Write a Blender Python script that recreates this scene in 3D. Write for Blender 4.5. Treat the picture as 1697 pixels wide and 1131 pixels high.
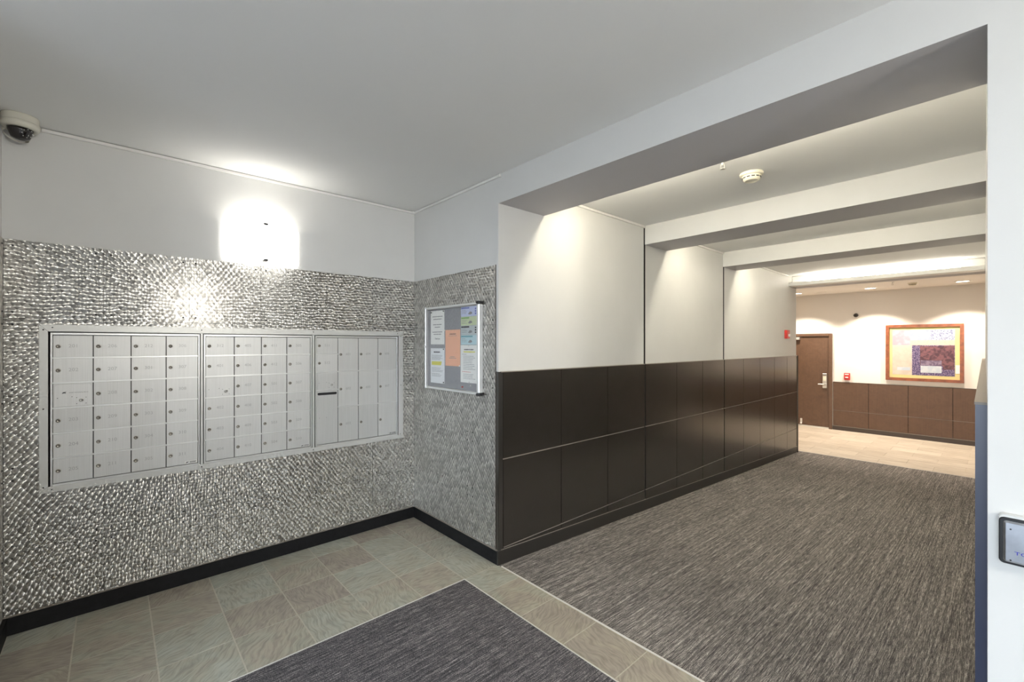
import bpy, bmesh, math, random
from mathutils import Vector, Matrix
random.seed(7)
PI = math.pi
scene = bpy.context.scene
for o in list(bpy.data.objects):
    bpy.data.objects.remove(o)
COL = scene.collection

# ------------------------------------------------------------------ camera
cam_data = bpy.data.cameras.new('camera')
cam_data.sensor_width = 36.0
cam_data.lens = 733.0 / 1697.0 * 36.0
cam_data.shift_y = 5.4 / 1697.0
cam_data.clip_start = 0.02
cam = bpy.data.objects.new('camera', cam_data)
cam.location = (0, 0, 1.45)
cam.rotation_euler = (math.radians(90), 0, math.radians(48.02))
COL.objects.link(cam)
scene.camera = cam

# ------------------------------------------------------------------ sky (daylight through the entrance glazing)
world = bpy.data.worlds.new('sky')
scene.world = world
world.use_nodes = True
wn = world.node_tree.nodes
wn['Background'].inputs['Color'].default_value = (0.80, 0.90, 1.0, 1)
wn['Background'].inputs['Strength'].default_value = 6.8

# ------------------------------------------------------------------ exposure
vs = scene.view_settings
vs.view_transform = 'Standard'
vs.look = 'None'
vs.exposure = 0.58
vs.gamma = 1.0
vs.use_curve_mapping = False

SCONCE_GLOW = 1.9
OPPOSITE_GLOW = 14.0
OPPOSITE_WATT = 32.0
SCONCE_WATT = 1.1
TUBE_GLOW = 52.0
COVE_GLOW = 20.0
DOWN_WATT = 125.0

# ------------------------------------------------------------------ material helpers
MATS = {}
def node_mat(name):
    m = bpy.data.materials.new(name)
    m.use_nodes = True
    nt = m.node_tree
    b = nt.nodes['Principled BSDF']
    MATS[name] = m
    return m, nt, b

def L(nt, a, b):
    nt.links.new(a, b)

def N(nt, kind, **kw):
    n = nt.nodes.new(kind)
    for k, v in kw.items():
        setattr(n, k, v)
    return n

def plain(name, col, rough=0.5, metal=0.0, spec=0.5, noise=0.0, nscale=30, bump=0.0, bscale=200, emit=None, estr=0, coat=0):
    m, nt, b = node_mat(name)
    b.inputs['Base Color'].default_value = (*col, 1)
    b.inputs['Roughness'].default_value = rough
    b.inputs['Metallic'].default_value = metal
    b.inputs['Specular IOR Level'].default_value = spec
    if coat:
        b.inputs['Coat Weight'].default_value = coat
    if emit:
        b.inputs['Emission Color'].default_value = (*emit, 1)
        b.inputs['Emission Strength'].default_value = estr
    geo = None
    if noise or bump:
        geo = N(nt, 'ShaderNodeNewGeometry')
    if noise:
        nz = N(nt, 'ShaderNodeTexNoise')
        nz.inputs['Scale'].default_value = nscale
        nz.inputs['Detail'].default_value = 4
        L(nt, geo.outputs['Position'], nz.inputs['Vector'])
        r = N(nt, 'ShaderNodeValToRGB')
        r.color_ramp.elements[0].position = 0.3
        r.color_ramp.elements[1].position = 0.7
        r.color_ramp.elements[0].color = (*[c * (1 - noise) for c in col], 1)
        r.color_ramp.elements[1].color = (*[min(1, c * (1 + noise)) for c in col], 1)
        L(nt, nz.outputs['Fac'], r.inputs['Fac'])
        L(nt, r.outputs['Color'], b.inputs['Base Color'])
    if bump:
        nb = N(nt, 'ShaderNodeTexNoise')
        nb.inputs['Scale'].default_value = bscale
        nb.inputs['Detail'].default_value = 3
        L(nt, geo.outputs['Position'], nb.inputs['Vector'])
        bp = N(nt, 'ShaderNodeBump')
        bp.inputs['Strength'].default_value = bump
        bp.inputs['Distance'].default_value = 0.002
        L(nt, nb.outputs['Fac'], bp.inputs['Height'])
        L(nt, bp.outputs['Normal'], b.inputs['Normal'])
    return m

WHITE = plain('white_paint', (0.67, 0.667, 0.652), 0.55, spec=0.3, noise=0.012, nscale=6, bump=0.06, bscale=350)
CEIL = plain('ceiling_paint', (0.85, 0.85, 0.835), 0.8, spec=0.2, bump=0.08, bscale=300)
SOFFIT = plain('grey_soffit', (0.58, 0.565, 0.575), 0.8, spec=0.2, bump=0.1, bscale=400)  # greyer base colour for undersides than for beam faces
CREAM = plain('cream_paint', (0.86, 0.82, 0.765), 0.6, spec=0.3, bump=0.05, bscale=300)
RACE = plain('white_plastic', (0.80, 0.79, 0.76), 0.4)
BLACKBASE = plain('black_rubber', (0.009, 0.009, 0.010), 0.6, spec=0.2, noise=0.3, nscale=40)
BROWNBASE = plain('brown_rubber', (0.05, 0.036, 0.028), 0.4)
CORBASE = plain('dark_corridor_base', (0.026, 0.023, 0.020), 0.45)
TAUPE = plain('taupe_edge', (0.23, 0.20, 0.17), 0.35)
SEAMDARK = plain('dark_gap', (0.008, 0.008, 0.009), 0.8)
ALU = plain('painted_aluminium', (0.62, 0.62, 0.60), 0.38, metal=0.35)
ALUBRIGHT = plain('bright_aluminium', (0.74, 0.74, 0.73), 0.3, metal=0.6)
CHROME = plain('satin_chrome', (0.72, 0.71, 0.68), 0.28, metal=1.0)
BRASS = plain('nickel_lock', (0.42, 0.39, 0.34), 0.3, metal=1.0)
DARK = plain('dark_metal', (0.02, 0.02, 0.022), 0.4)
BLACK = plain('black_plastic', (0.01, 0.01, 0.012), 0.35)
INK = plain('grey_ink', (0.25, 0.25, 0.26), 0.7)
INKDARK = plain('black_ink', (0.03, 0.03, 0.035), 0.7)
ENGRAVE = plain('engraved_numeral', (0.40, 0.40, 0.40), 0.5, metal=0.2)
PAPER = plain('white_paper', (0.83, 0.83, 0.80), 0.8)
PAPERCOOL = plain('cool_paper', (0.80, 0.82, 0.84), 0.8)
ORANGE = plain('salmon_paper', (0.86, 0.46, 0.30), 0.8)
YELLOWINK = plain('yellow_highlighter', (0.70, 0.66, 0.12), 0.8)
BLUEBAND = plain('blue_print', (0.16, 0.19, 0.50), 0.7)
BLUEPALE = plain('pale_blue_print', (0.55, 0.60, 0.80), 0.7)
GREENBAND = plain('green_print', (0.25, 0.45, 0.16), 0.7)
GREENPALE = plain('pale_green_print', (0.58, 0.66, 0.42), 0.7)
GREYPALE = plain('pale_grey_print', (0.52, 0.57, 0.58), 0.7)
TEALBAND = plain('teal_print', (0.16, 0.38, 0.44), 0.7)
TEALPALE = plain('pale_teal_print', (0.50, 0.68, 0.72), 0.7)
FELT = plain('grey_felt', (0.28, 0.28, 0.295), 0.95, noise=0.25, nscale=260, bump=0.3, bscale=500)
RED = plain('red_plastic', (0.55, 0.035, 0.03), 0.4)
BLUETEXT = plain('blue_lettering', (0.02, 0.02, 0.40), 0.5)
IVORY = plain('ivory_plastic', (0.80, 0.76, 0.62), 0.45)
CAMWHITE = plain('camera_shell', (0.66, 0.64, 0.56), 0.4)
DOME = plain('smoked_dome', (0.015, 0.013, 0.014), 0.06, coat=0.5)
FRAMEWOOD = plain('cherry_wood', (0.25, 0.075, 0.028), 0.3, noise=0.3, nscale=18)
MATBOARD = plain('straw_matboard', (0.66, 0.58, 0.27), 0.8)
PINKPALE = plain('pale_pink', (0.85, 0.74, 0.74), 0.6)
TRIMLIGHT = plain('satin_edge_trim', (0.75, 0.74, 0.70), 0.35, metal=0.3)
GROUT = plain('slate_grout', (0.50, 0.47, 0.39), 0.9, noise=0.1, nscale=60)
GROUTLOBBY = plain('pale_grout', (0.66, 0.58, 0.45), 0.9)
ASPHALT = plain('pavement', (0.22, 0.22, 0.22), 0.9, noise=0.2, nscale=20)
SHADEGLASS = plain('opal_glass', (0.9, 0.9, 0.88), 0.3, emit=(1.0, 0.985, 0.95), estr=SCONCE_GLOW)
SHADEBRIGHT = plain('bright_opal_glass', (0.9, 0.9, 0.88), 0.3, emit=(1.0, 0.95, 0.86), estr=OPPOSITE_GLOW)
TUBE = plain('fluorescent_tube', (0.9, 0.9, 0.9), 0.4, emit=(1.0, 0.92, 0.74), estr=TUBE_GLOW)
COVETUBE = plain('cove_tube', (0.9, 0.9, 0.9), 0.4, emit=(1.0, 0.93, 0.80), estr=COVE_GLOW)
LENS = plain('downlight_lens', (0.9, 0.9, 0.9), 0.4, emit=(1.0, 0.88, 0.72), estr=8)

def glass_mat():
    m, nt, b = node_mat('clear_glazing')
    out = nt.nodes['Material Output']
    tr = N(nt, 'ShaderNodeBsdfTransparent')
    gl = N(nt, 'ShaderNodeBsdfGlossy')
    gl.inputs['Roughness'].default_value = 0.03
    mx = N(nt, 'ShaderNodeMixShader')
    mx.inputs[0].default_value = 0.05
    L(nt, tr.outputs[0], mx.inputs[1])
    L(nt, gl.outputs[0], mx.inputs[2])
    L(nt, mx.outputs[0], out.inputs['Surface'])
    return m
GLASS = glass_mat()

def swirl_metal(name, axis):
    """engine-turned metal: overlapping circular brushed spots, each with its own radial tangent"""
    m, nt, b = node_mat(name)
    out = nt.nodes['Material Output']; nt.nodes.remove(b)
    b = N(nt, 'ShaderNodeBsdfAnisotropic')
    L(nt, b.outputs[0], out.inputs['Surface'])
    geo = N(nt, 'ShaderNodeNewGeometry')
    sep = N(nt, 'ShaderNodeSeparateXYZ')
    L(nt, geo.outputs['Position'], sep.inputs[0])
    U = sep.outputs['Y'] if axis == 'x' else sep.outputs['X']
    V = sep.outputs['Z']
    PU, PV = 0.0285, 0.040
    def math_(op, a, bb=None):
        n = N(nt, 'ShaderNodeMath', operation=op)
        for i, s in enumerate((a, bb)):
            if s is None: continue
            if isinstance(s, (int, float)): n.inputs[i].default_value = s
            else: L(nt, s, n.inputs[i])
        return n.outputs[0]
    us = math_('DIVIDE', U, PU); vv = math_('DIVIDE', V, PV)
    # diamond lattice = square lattice turned by 45 degrees
    a = math_('ADD', us, vv); c = math_('SUBTRACT', us, vv)
    wob = N(nt, 'ShaderNodeTexNoise'); wob.inputs['Scale'].default_value = 9.0; wob.inputs['Detail'].default_value = 1
    L(nt, geo.outputs['Position'], wob.inputs['Vector'])
    sw = N(nt, 'ShaderNodeSeparateXYZ'); L(nt, wob.outputs['Color'], sw.inputs[0])
    a = math_('ADD', a, math_('MULTIPLY', sw.outputs[0], 1.1)); c = math_('ADD', c, math_('MULTIPLY', sw.outputs[1], 1.1))
    ra = math_('ROUND', a); rc = math_('ROUND', c)
    comb = N(nt, 'ShaderNodeCombineXYZ')
    L(nt, ra, comb.inputs[0]); L(nt, rc, comb.inputs[1])
    vor = N(nt, 'ShaderNodeTexWhiteNoise', noise_dimensions='2D')
    L(nt, comb.outputs[0], vor.inputs['Vector'])
    da = math_('SUBTRACT', a, ra); dc = math_('SUBTRACT', c, rc)
    lu = math_('MULTIPLY', math_('ADD', da, dc), PU / 2)
    lv = math_('MULTIPLY', math_('SUBTRACT', da, dc), PV / 2)
    jit = N(nt, 'ShaderNodeSeparateXYZ'); L(nt, vor.outputs['Color'], jit.inputs[0])
    lu = math_('ADD', lu, math_('MULTIPLY', jit.outputs[0], 0.0085)); lv = math_('ADD', lv, math_('MULTIPLY', jit.outputs[1], 0.0100))
    lu = math_('SUBTRACT', lu, 0.0030); lv = math_('SUBTRACT', lv, 0.0035)
    tang = N(nt, 'ShaderNodeCombineXYZ')
    if axis == 'x':
        L(nt, lu, tang.inputs[1])
    else:
        L(nt, lu, tang.inputs[0])
    L(nt, lv, tang.inputs[2])
    nrm = N(nt, 'ShaderNodeVectorMath', operation='NORMALIZE')
    L(nt, tang.outputs[0], nrm.inputs[0])
    L(nt, nrm.outputs[0], b.inputs['Tangent'])
    b.inputs['Anisotropy'].default_value = -0.78
    # brightness changes a little from spot to spot
    sc = N(nt, 'ShaderNodeSeparateXYZ')
    L(nt, vor.outputs['Color'], sc.inputs[0])
    r = N(nt, 'ShaderNodeMapRange')
    r.inputs[3].default_value = 0.34; r.inputs[4].default_value = 0.38
    L(nt, sc.outputs[0], r.inputs[0])
    L(nt, r.outputs[0], b.inputs['Roughness'])
    nz = N(nt, 'ShaderNodeTexNoise'); nz.inputs['Scale'].default_value = 60; nz.inputs['Detail'].default_value = 5
    L(nt, geo.outputs['Position'], nz.inputs['Vector'])
    ramp = N(nt, 'ShaderNodeValToRGB')
    ramp.color_ramp.elements[0].position = 0.3; ramp.color_ramp.elements[1].position = 0.7
    ramp.color_ramp.elements[0].color = (0.50, 0.485, 0.455, 1)
    ramp.color_ramp.elements[1].color = (0.76, 0.745, 0.715, 1)
    L(nt, nz.outputs['Fac'], ramp.inputs['Fac'])
    # each turned spot overlaps the one before it: reflection contrast painted as a dark-to-bright crescent
    rim = N(nt, 'ShaderNodeMapRange'); rim.inputs[1].default_value = -0.42; rim.inputs[2].default_value = 0.42
    rim.inputs[3].default_value = 0.55; rim.inputs[4].default_value = 1.25
    L(nt, math_('ADD', math_('MULTIPLY', da, 0.75), math_('MULTIPLY', dc, -0.45)), rim.inputs[0])
    cs = N(nt, 'ShaderNodeVectorMath', operation='SCALE')
    L(nt, ramp.outputs['Color'], cs.inputs[0]); L(nt, math_('MULTIPLY', rim.outputs[0], math_('ADD', math_('MULTIPLY', jit.outputs[2], 0.5), 0.78)), cs.inputs['Scale'])
    L(nt, cs.outputs[0], b.inputs['Color'])
    # the turned spots are very slightly dished
    dist = math_('ADD', math_('MULTIPLY', lu, lu), math_('MULTIPLY', lv, lv))
    bp = N(nt, 'ShaderNodeBump'); bp.inputs['Strength'].default_value = 0.5; bp.inputs['Distance'].default_value = 1.0
    L(nt, math_('MULTIPLY', dist, 9.0), bp.inputs['Height'])
    L(nt, bp.outputs['Normal'], b.inputs['Normal'])
    return m
SWIRLX = swirl_metal('engine_turned_metal', 'x')
SWIRLY = swirl_metal('engine_turned_metal_return', 'y')

def carpet_mat(name, dark, light, warm):
    m, nt, b = node_mat(name)
    geo = N(nt, 'ShaderNodeNewGeometry')
    mp = N(nt, 'ShaderNodeMapping'); mp.inputs['Scale'].default_value = (300, 16, 60)
    L(nt, geo.outputs['Position'], mp.inputs[0])
    n1 = N(nt, 'ShaderNodeTexNoise'); n1.inputs['Scale'].default_value = 1; n1.inputs['Detail'].default_value = 2
    L(nt, mp.outputs[0], n1.inputs['Vector'])
    n2 = N(nt, 'ShaderNodeTexNoise'); n2.inputs['Scale'].default_value = 400; n2.inputs['Detail'].default_value = 2
    L(nt, geo.outputs['Position'], n2.inputs['Vector'])
    mp3 = N(nt, 'ShaderNodeMapping'); mp3.inputs['Scale'].default_value = (130, 1.3, 40)
    L(nt, geo.outputs['Position'], mp3.inputs[0])
    n3 = N(nt, 'ShaderNodeTexNoise'); n3.inputs['Scale'].default_value = 1; n3.inputs['Detail'].default_value = 2
    L(nt, mp3.outputs[0], n3.inputs['Vector'])
    m1 = N(nt, 'ShaderNodeMath', operation='MULTIPLY'); m1.inputs[1].default_value = 0.32
    m2 = N(nt, 'ShaderNodeMath', operation='MULTIPLY_ADD'); m2.inputs[1].default_value = 0.46
    ml = N(nt, 'ShaderNodeMath', operation='MULTIPLY_ADD'); ml.inputs[1].default_value = 0.22
    L(nt, n1.outputs['Fac'], m1.inputs[0])
    L(nt, n2.outputs['Fac'], m2.inputs[0]); L(nt, m1.outputs[0], m2.inputs[2])
    L(nt, n3.outputs['Fac'], ml.inputs[0]); L(nt, m2.outputs[0], ml.inputs[2])
    r = N(nt, 'ShaderNodeValToRGB')
    r.color_ramp.elements[0].position = 0.40; r.color_ramp.elements[0].color = (*dark, 1)
    r.color_ramp.elements[1].position = 0.61; r.color_ramp.elements[1].color = (*light, 1)
    e = r.color_ramp.elements.new(0.53); e.color = (*warm, 1)
    L(nt, ml.outputs[0], r.inputs['Fac'])
    L(nt, r.outputs['Color'], b.inputs['Base Color'])
    b.inputs['Roughness'].default_value = 0.95
    b.inputs['Specular IOR Level'].default_value = 0.15
    bp = N(nt, 'ShaderNodeBump'); bp.inputs['Strength'].default_value = 0.7; bp.inputs['Distance'].default_value = 0.006
    L(nt, ml.outputs[0], bp.inputs['Height'])
    L(nt, bp.outputs['Normal'], b.inputs['Normal'])
    return m
CARPET = carpet_mat('corridor_carpet', (0.040, 0.037, 0.037), (0.62, 0.565, 0.51), (0.215, 0.197, 0.186))
MATCARPET = carpet_mat('entrance_mat', (0.026, 0.026, 0.030), (0.40, 0.365, 0.36), (0.115, 0.108, 0.114))

def slate_mat():
    m, nt, b = node_mat('green_brown_slate')
    oi = N(nt, 'ShaderNodeObjectInfo')
    tc = N(nt, 'ShaderNodeTexCoord')
    ang = N(nt, 'ShaderNodeMath', operation='MULTIPLY'); ang.inputs[1].default_value = 31.0
    L(nt, oi.outputs['Random'], ang.inputs[0])
    rot = N(nt, 'ShaderNodeVectorRotate', rotation_type='Z_AXIS')
    L(nt, tc.outputs['Object'], rot.inputs['Vector']); L(nt, ang.outputs[0], rot.inputs['Angle'])
    off = N(nt, 'ShaderNodeMath', operation='MULTIPLY'); off.inputs[1].default_value = 57.0
    L(nt, oi.outputs['Random'], off.inputs[0])
    add = N(nt, 'ShaderNodeVectorMath', operation='ADD')
    L(nt, rot.outputs[0], add.inputs[0]); L(nt, off.outputs[0], add.inputs[1])
    # large cloudy colour
    n1 = N(nt, 'ShaderNodeTexNoise'); n1.inputs['Scale'].default_value = 7; n1.inputs['Detail'].default_value = 4; n1.inputs['Distortion'].default_value = 0.6
    L(nt, add.outputs[0], n1.inputs['Vector'])
    ad2 = N(nt, 'ShaderNodeMath', operation='MULTIPLY_ADD'); ad2.inputs[1].default_value = 0.55; 
    L(nt, oi.outputs['Random'], ad2.inputs[0]); L(nt, n1.outputs['Fac'], ad2.inputs[2])
    sb = N(nt, 'ShaderNodeMath', operation='SUBTRACT'); sb.inputs[1].default_value = 0.27
    L(nt, ad2.outputs[0], sb.inputs[0])
    r = N(nt, 'ShaderNodeValToRGB')
    r.color_ramp.elements[0].position = 0.22; r.color_ramp.elements[0].color = (0.328, 0.287, 0.239, 1)
    r.color_ramp.elements[1].position = 0.82; r.color_ramp.elements[1].color = (0.397, 0.402, 0.339, 1)
    e = r.color_ramp.elements.new(0.42); e.color = (0.374, 0.333, 0.267, 1)
    e = r.color_ramp.elements.new(0.58); e.color = (0.368, 0.351, 0.282, 1)
    L(nt, sb.outputs[0], r.inputs['Fac'])
    # fanned cleft grooves
    mp = N(nt, 'ShaderNodeMapping'); mp.inputs['Scale'].default_value = (16, 95, 20)
    dn = N(nt, 'ShaderNodeTexNoise'); dn.inputs['Scale'].default_value = 4.5
    L(nt, add.outputs[0], dn.inputs['Vector'])
    sc = N(nt, 'ShaderNodeVectorMath', operation='SCALE'); sc.inputs['Scale'].default_value = 0.16
    L(nt, dn.outputs['Color'], sc.inputs[0])
    ad3 = N(nt, 'ShaderNodeVectorMath', operation='ADD')
    L(nt, add.outputs[0], ad3.inputs[0]); L(nt, sc.outputs[0], ad3.inputs[1])
    L(nt, ad3.outputs[0], mp.inputs[0])
    n2 = N(nt, 'ShaderNodeTexNoise'); n2.inputs['Scale'].default_value = 1; n2.inputs['Detail'].default_value = 3
    L(nt, mp.outputs[0], n2.inputs['Vector'])
    mr = N(nt, 'ShaderNodeMapRange'); mr.inputs[1].default_value = 0.32; mr.inputs[2].default_value = 0.6; mr.inputs[3].default_value = 0.74; mr.inputs[4].default_value = 1.08
    L(nt, n2.outputs['Fac'], mr.inputs[0])
    mul = N(nt, 'ShaderNodeVectorMath', operation='SCALE')
    L(nt, r.outputs['Color'], mul.inputs[0]); L(nt, mr.outputs[0], mul.inputs['Scale'])
    L(nt, mul.outputs[0], b.inputs['Base Color'])
    b.inputs['Roughness'].default_value = 0.5
    bp = N(nt, 'ShaderNodeBump'); bp.inputs['Strength'].default_value = 0.6; bp.inputs['Distance'].default_value = 0.004
    L(nt, n2.outputs['Fac'], bp.inputs['Height'])
    L(nt, bp.outputs['Normal'], b.inputs['Normal'])
    return m
SLATE = slate_mat()

def wainscot_mat(name, col, rough, spec=1.0):
    m, nt, b = node_mat(name)
    geo = N(nt, 'ShaderNodeNewGeometry')
    mp = N(nt, 'ShaderNodeMapping'); mp.inputs['Scale'].default_value = (120, 120, 2.5)
    L(nt, geo.outputs['Position'], mp.inputs[0])
    n1 = N(nt, 'ShaderNodeTexNoise'); n1.inputs['Scale'].default_value = 1; n1.inputs['Detail'].default_value = 3
    L(nt, mp.outputs[0], n1.inputs['Vector'])
    n3 = N(nt, 'ShaderNodeTexNoise'); n3.inputs['Scale'].default_value = 9; n3.inputs['Detail'].default_value = 8; n3.inputs['Distortion'].default_value = 1.5
    L(nt, geo.outputs['Position'], n3.inputs['Vector'])
    r = N(nt, 'ShaderNodeValToRGB')
    r.color_ramp.elements[0].position = 0.3; r.color_ramp.elements[0].color = (*[c * 0.8 for c in col], 1)
    r.color_ramp.elements[1].position = 0.7; r.color_ramp.elements[1].color = (*[c * 1.2 for c in col], 1)
    e = r.color_ramp.elements.new(0.80); e.color = (*[c * 1.5 for c in col], 1)
    mixf = N(nt, 'ShaderNodeMath', operation='MULTIPLY_ADD'); mixf.inputs[1].default_value = 0.4
    h = N(nt, 'ShaderNodeMath', operation='MULTIPLY'); h.inputs[1].default_value = 0.6
    L(nt, n3.outputs['Fac'], h.inputs[0])
    L(nt, n1.outputs['Fac'], mixf.inputs[0]); L(nt, h.outputs[0], mixf.inputs[2])
    L(nt, mixf.outputs[0], r.inputs['Fac'])
    L(nt, r.outputs['Color'], b.inputs['Base Color'])
    b.inputs['Specular IOR Level'].default_value = spec
    rr = N(nt, 'ShaderNodeMapRange'); rr.inputs[3].default_value = rough - 0.015; rr.inputs[4].default_value = rough + 0.02
    L(nt, n3.outputs['Fac'], rr.inputs[0]); L(nt, rr.outputs[0], b.inputs['Roughness'])
    return m
WAINS = wainscot_mat('dark_bronze_panel', (0.026, 0.0220, 0.0185), 0.23)
ENDSKY = plain('sky_tinted_end', (0.030, 0.040, 0.085), 0.35, spec=0.8)  # blue of the reflected daylight put into the base colour
WAINSFAR = wainscot_mat('brown_panel', (0.115, 0.066, 0.041), 0.40, 0.4)
DOORBROWN = wainscot_mat('brown_door_paint', (0.120, 0.068, 0.042), 0.42, 0.5)

def lobby_tile_mat():
    m, nt, b = node_mat('beige_vein_tile')
    oi = N(nt, 'ShaderNodeObjectInfo'); geo = N(nt, 'ShaderNodeNewGeometry')
    mp = N(nt, 'ShaderNodeMapping'); mp.inputs['Scale'].default_value = (5, 45, 5)
    L(nt, geo.outputs['Position'], mp.inputs[0])
    n1 = N(nt, 'ShaderNodeTexNoise'); n1.inputs['Scale'].default_value = 1; n1.inputs['Detail'].default_value = 3
    L(nt, mp.outputs[0], n1.inputs['Vector'])
    md = N(nt, 'ShaderNodeMath', operation='MULTIPLY_ADD'); md.inputs[1].default_value = 0.2
    L(nt, oi.outputs['Random'], md.inputs[0]); L(nt, n1.outputs['Fac'], md.inputs[2])
    r = N(nt, 'ShaderNodeValToRGB')
    r.color_ramp.elements[0].position = 0.4; r.color_ramp.elements[0].color = (0.46, 0.395, 0.315, 1)
    r.color_ramp.elements[1].position = 0.8; r.color_ramp.elements[1].color = (0.68, 0.61, 0.51, 1)
    L(nt, md.outputs[0], r.inputs['Fac']); L(nt, r.outputs['Color'], b.inputs['Base Color'])
    b.inputs['Roughness'].default_value = 0.45
    return m
LOBBYTILE = lobby_tile_mat()

def mailbox_mat():
    m, nt, b = node_mat('brushed_aluminium_door')
    geo = N(nt, 'ShaderNodeNewGeometry'); oi = N(nt, 'ShaderNodeObjectInfo')
    mp = N(nt, 'ShaderNodeMapping'); mp.inputs['Scale'].default_value = (4, 420, 4)
    L(nt, geo.outputs['Position'], mp.inputs[0])
    n1 = N(nt, 'ShaderNodeTexNoise'); n1.inputs['Scale'].default_value = 1; n1.inputs['Detail'].default_value = 3
    L(nt, mp.outputs[0], n1.inputs['Vector'])
    md = N(nt, 'ShaderNodeMath', operation='MULTIPLY_ADD'); md.inputs[1].default_value = 0.35
    L(nt, oi.outputs['Random'], md.inputs[0]); L(nt, n1.outputs['Fac'], md.inputs[2])
    r = N(nt, 'ShaderNodeValToRGB')
    r.color_ramp.elements[0].position = 0.3; r.color_ramp.elements[0].color = (0.55, 0.55, 0.54, 1)
    r.color_ramp.elements[1].position = 1.0; r.color_ramp.elements[1].color = (0.68, 0.68, 0.67, 1)
    L(nt, md.outputs[0], r.inputs['Fac']); L(nt, r.outputs['Color'], b.inputs['Base Color'])
    b.inputs['Metallic'].default_value = 0.45
    b.inputs['Roughness'].default_value = 0.42
    return m
MAILDOOR = mailbox_mat()

def art_mat(name, c1, c2, scale, thr=0.5, c3=None):
    m, nt, b = node_mat(name)
    geo = N(nt, 'ShaderNodeNewGeometry')
    n1 = N(nt, 'ShaderNodeTexNoise'); n1.inputs['Scale'].default_value = scale; n1.inputs['Detail'].default_value = 5
    L(nt, geo.outputs['Position'], n1.inputs['Vector'])
    r = N(nt, 'ShaderNodeValToRGB')
    r.color_ramp.elements[0].position = thr - 0.08; r.color_ramp.elements[0].color = (*c1, 1)
    r.color_ramp.elements[1].position = thr + 0.08; r.color_ramp.elements[1].color = (*c2, 1)
    if c3:
        e = r.color_ramp.elements.new(min(0.99, thr + 0.16)); e.color = (*c3, 1)
    L(nt, n1.outputs['Fac'], r.inputs['Fac']); L(nt, r.outputs['Color'], b.inputs['Base Color'])
    b.inputs['Roughness'].default_value = 0.7
    return m
ART_LILAC = art_mat('lilac_wash', (0.360, 0.338, 0.403), (0.432, 0.418, 0.490), 12)
ART_SKY = art_mat('sky_wash', (0.302, 0.360, 0.475), (0.446, 0.490, 0.590), 14)
ART_SPECK = art_mat('speckled_blue', (0.144, 0.158, 0.302), (0.432, 0.475, 0.590), 55, 0.43)
ART_CREAM = art_mat('cream_wash', (0.533, 0.468, 0.403), (0.576, 0.518, 0.446), 10)
ART_PEACH = art_mat('peach_band', (0.504, 0.403, 0.317), (0.576, 0.490, 0.403), 40, 0.42)
ART_PLUM = art_mat('plum_field', (0.072, 0.032, 0.047), (0.180, 0.079, 0.094), 22)
ART_PLUMSPECK = art_mat('plum_speckle', (0.050, 0.036, 0.115), (0.274, 0.216, 0.331), 60, 0.52)
ART_WHITE = art_mat('white_patch', (0.475, 0.533, 0.605), (0.562, 0.598, 0.648), 16)
ART_MAUVE = art_mat('mauve_patch', (0.130, 0.094, 0.158), (0.245, 0.194, 0.274), 25)

# ------------------------------------------------------------------ mesh helpers (all shapes given in metres in the room)
WL = {}            # world position of every object that may parent others
CACHE = {}

def place(o, at, parent):
    COL.objects.link(o)
    WL[o.name] = Vector(at)
    if parent is not None:
        o.parent = parent
        o.location = Vector(at) - WL[parent.name]
    else:
        o.location = at
    return o

def tag(o, label=None, cat=None, group=None, kind=None):
    if label: o['label'] = label
    if cat: o['category'] = cat
    if group: o['group'] = group
    if kind: o['kind'] = kind
    return o

def thing(name, at, label, cat, group=None, kind=None):
    o = bpy.data.objects.new(name, None)
    o.empty_display_size = 0.05
    place(o, at, None)
    return tag(o, label, cat, group, kind)

def finish(me, mats, smooth=False):
    for m in (mats if isinstance(mats, (list, tuple)) else [mats]):
        me.materials.append(m)
    if smooth:
        for p in me.polygons: p.use_smooth = True

def from_bm(name, bm, mats, parent=None, at=None, smooth=False):
    """bm in room coordinates; origin at the foot of its bounding box unless given"""
    vs_ = [v.co.copy() for v in bm.verts]
    lo = Vector([min(v[i] for v in vs_) for i in range(3)]); hi = Vector([max(v[i] for v in vs_) for i in range(3)])
    o0 = Vector(at) if at is not None else Vector(((lo.x + hi.x) / 2, (lo.y + hi.y) / 2, lo.z))
    bmesh.ops.translate(bm, vec=-o0, verts=bm.verts)
    bmesh.ops.recalc_face_normals(bm, faces=bm.faces)
    me = bpy.data.meshes.new(name)
    bm.to_mesh(me); bm.free()
    finish(me, mats, smooth)
    return place(bpy.data.objects.new(name, me), o0, parent)

def add_box(bm, x0, x1, y0, y1, z0, z1, mi=0, bevel=0.0):
    r = bmesh.ops.create_cube(bm, size=1.0)
    vv = r['verts']
    for v in vv:
        v.co = Vector((x0 + (v.co.x + .5) * (x1 - x0), y0 + (v.co.y + .5) * (y1 - y0), z0 + (v.co.z + .5) * (z1 - z0)))
    fs = set(f for v in vv for f in v.link_faces)
    for f in fs: f.material_index = mi
    if bevel > 0:
        es = list(set(e for v in vv for e in v.link_edges))
        bmesh.ops.bevel(bm, geom=es, offset=bevel, segments=1, affect='EDGES', profile=0.5)

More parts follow.
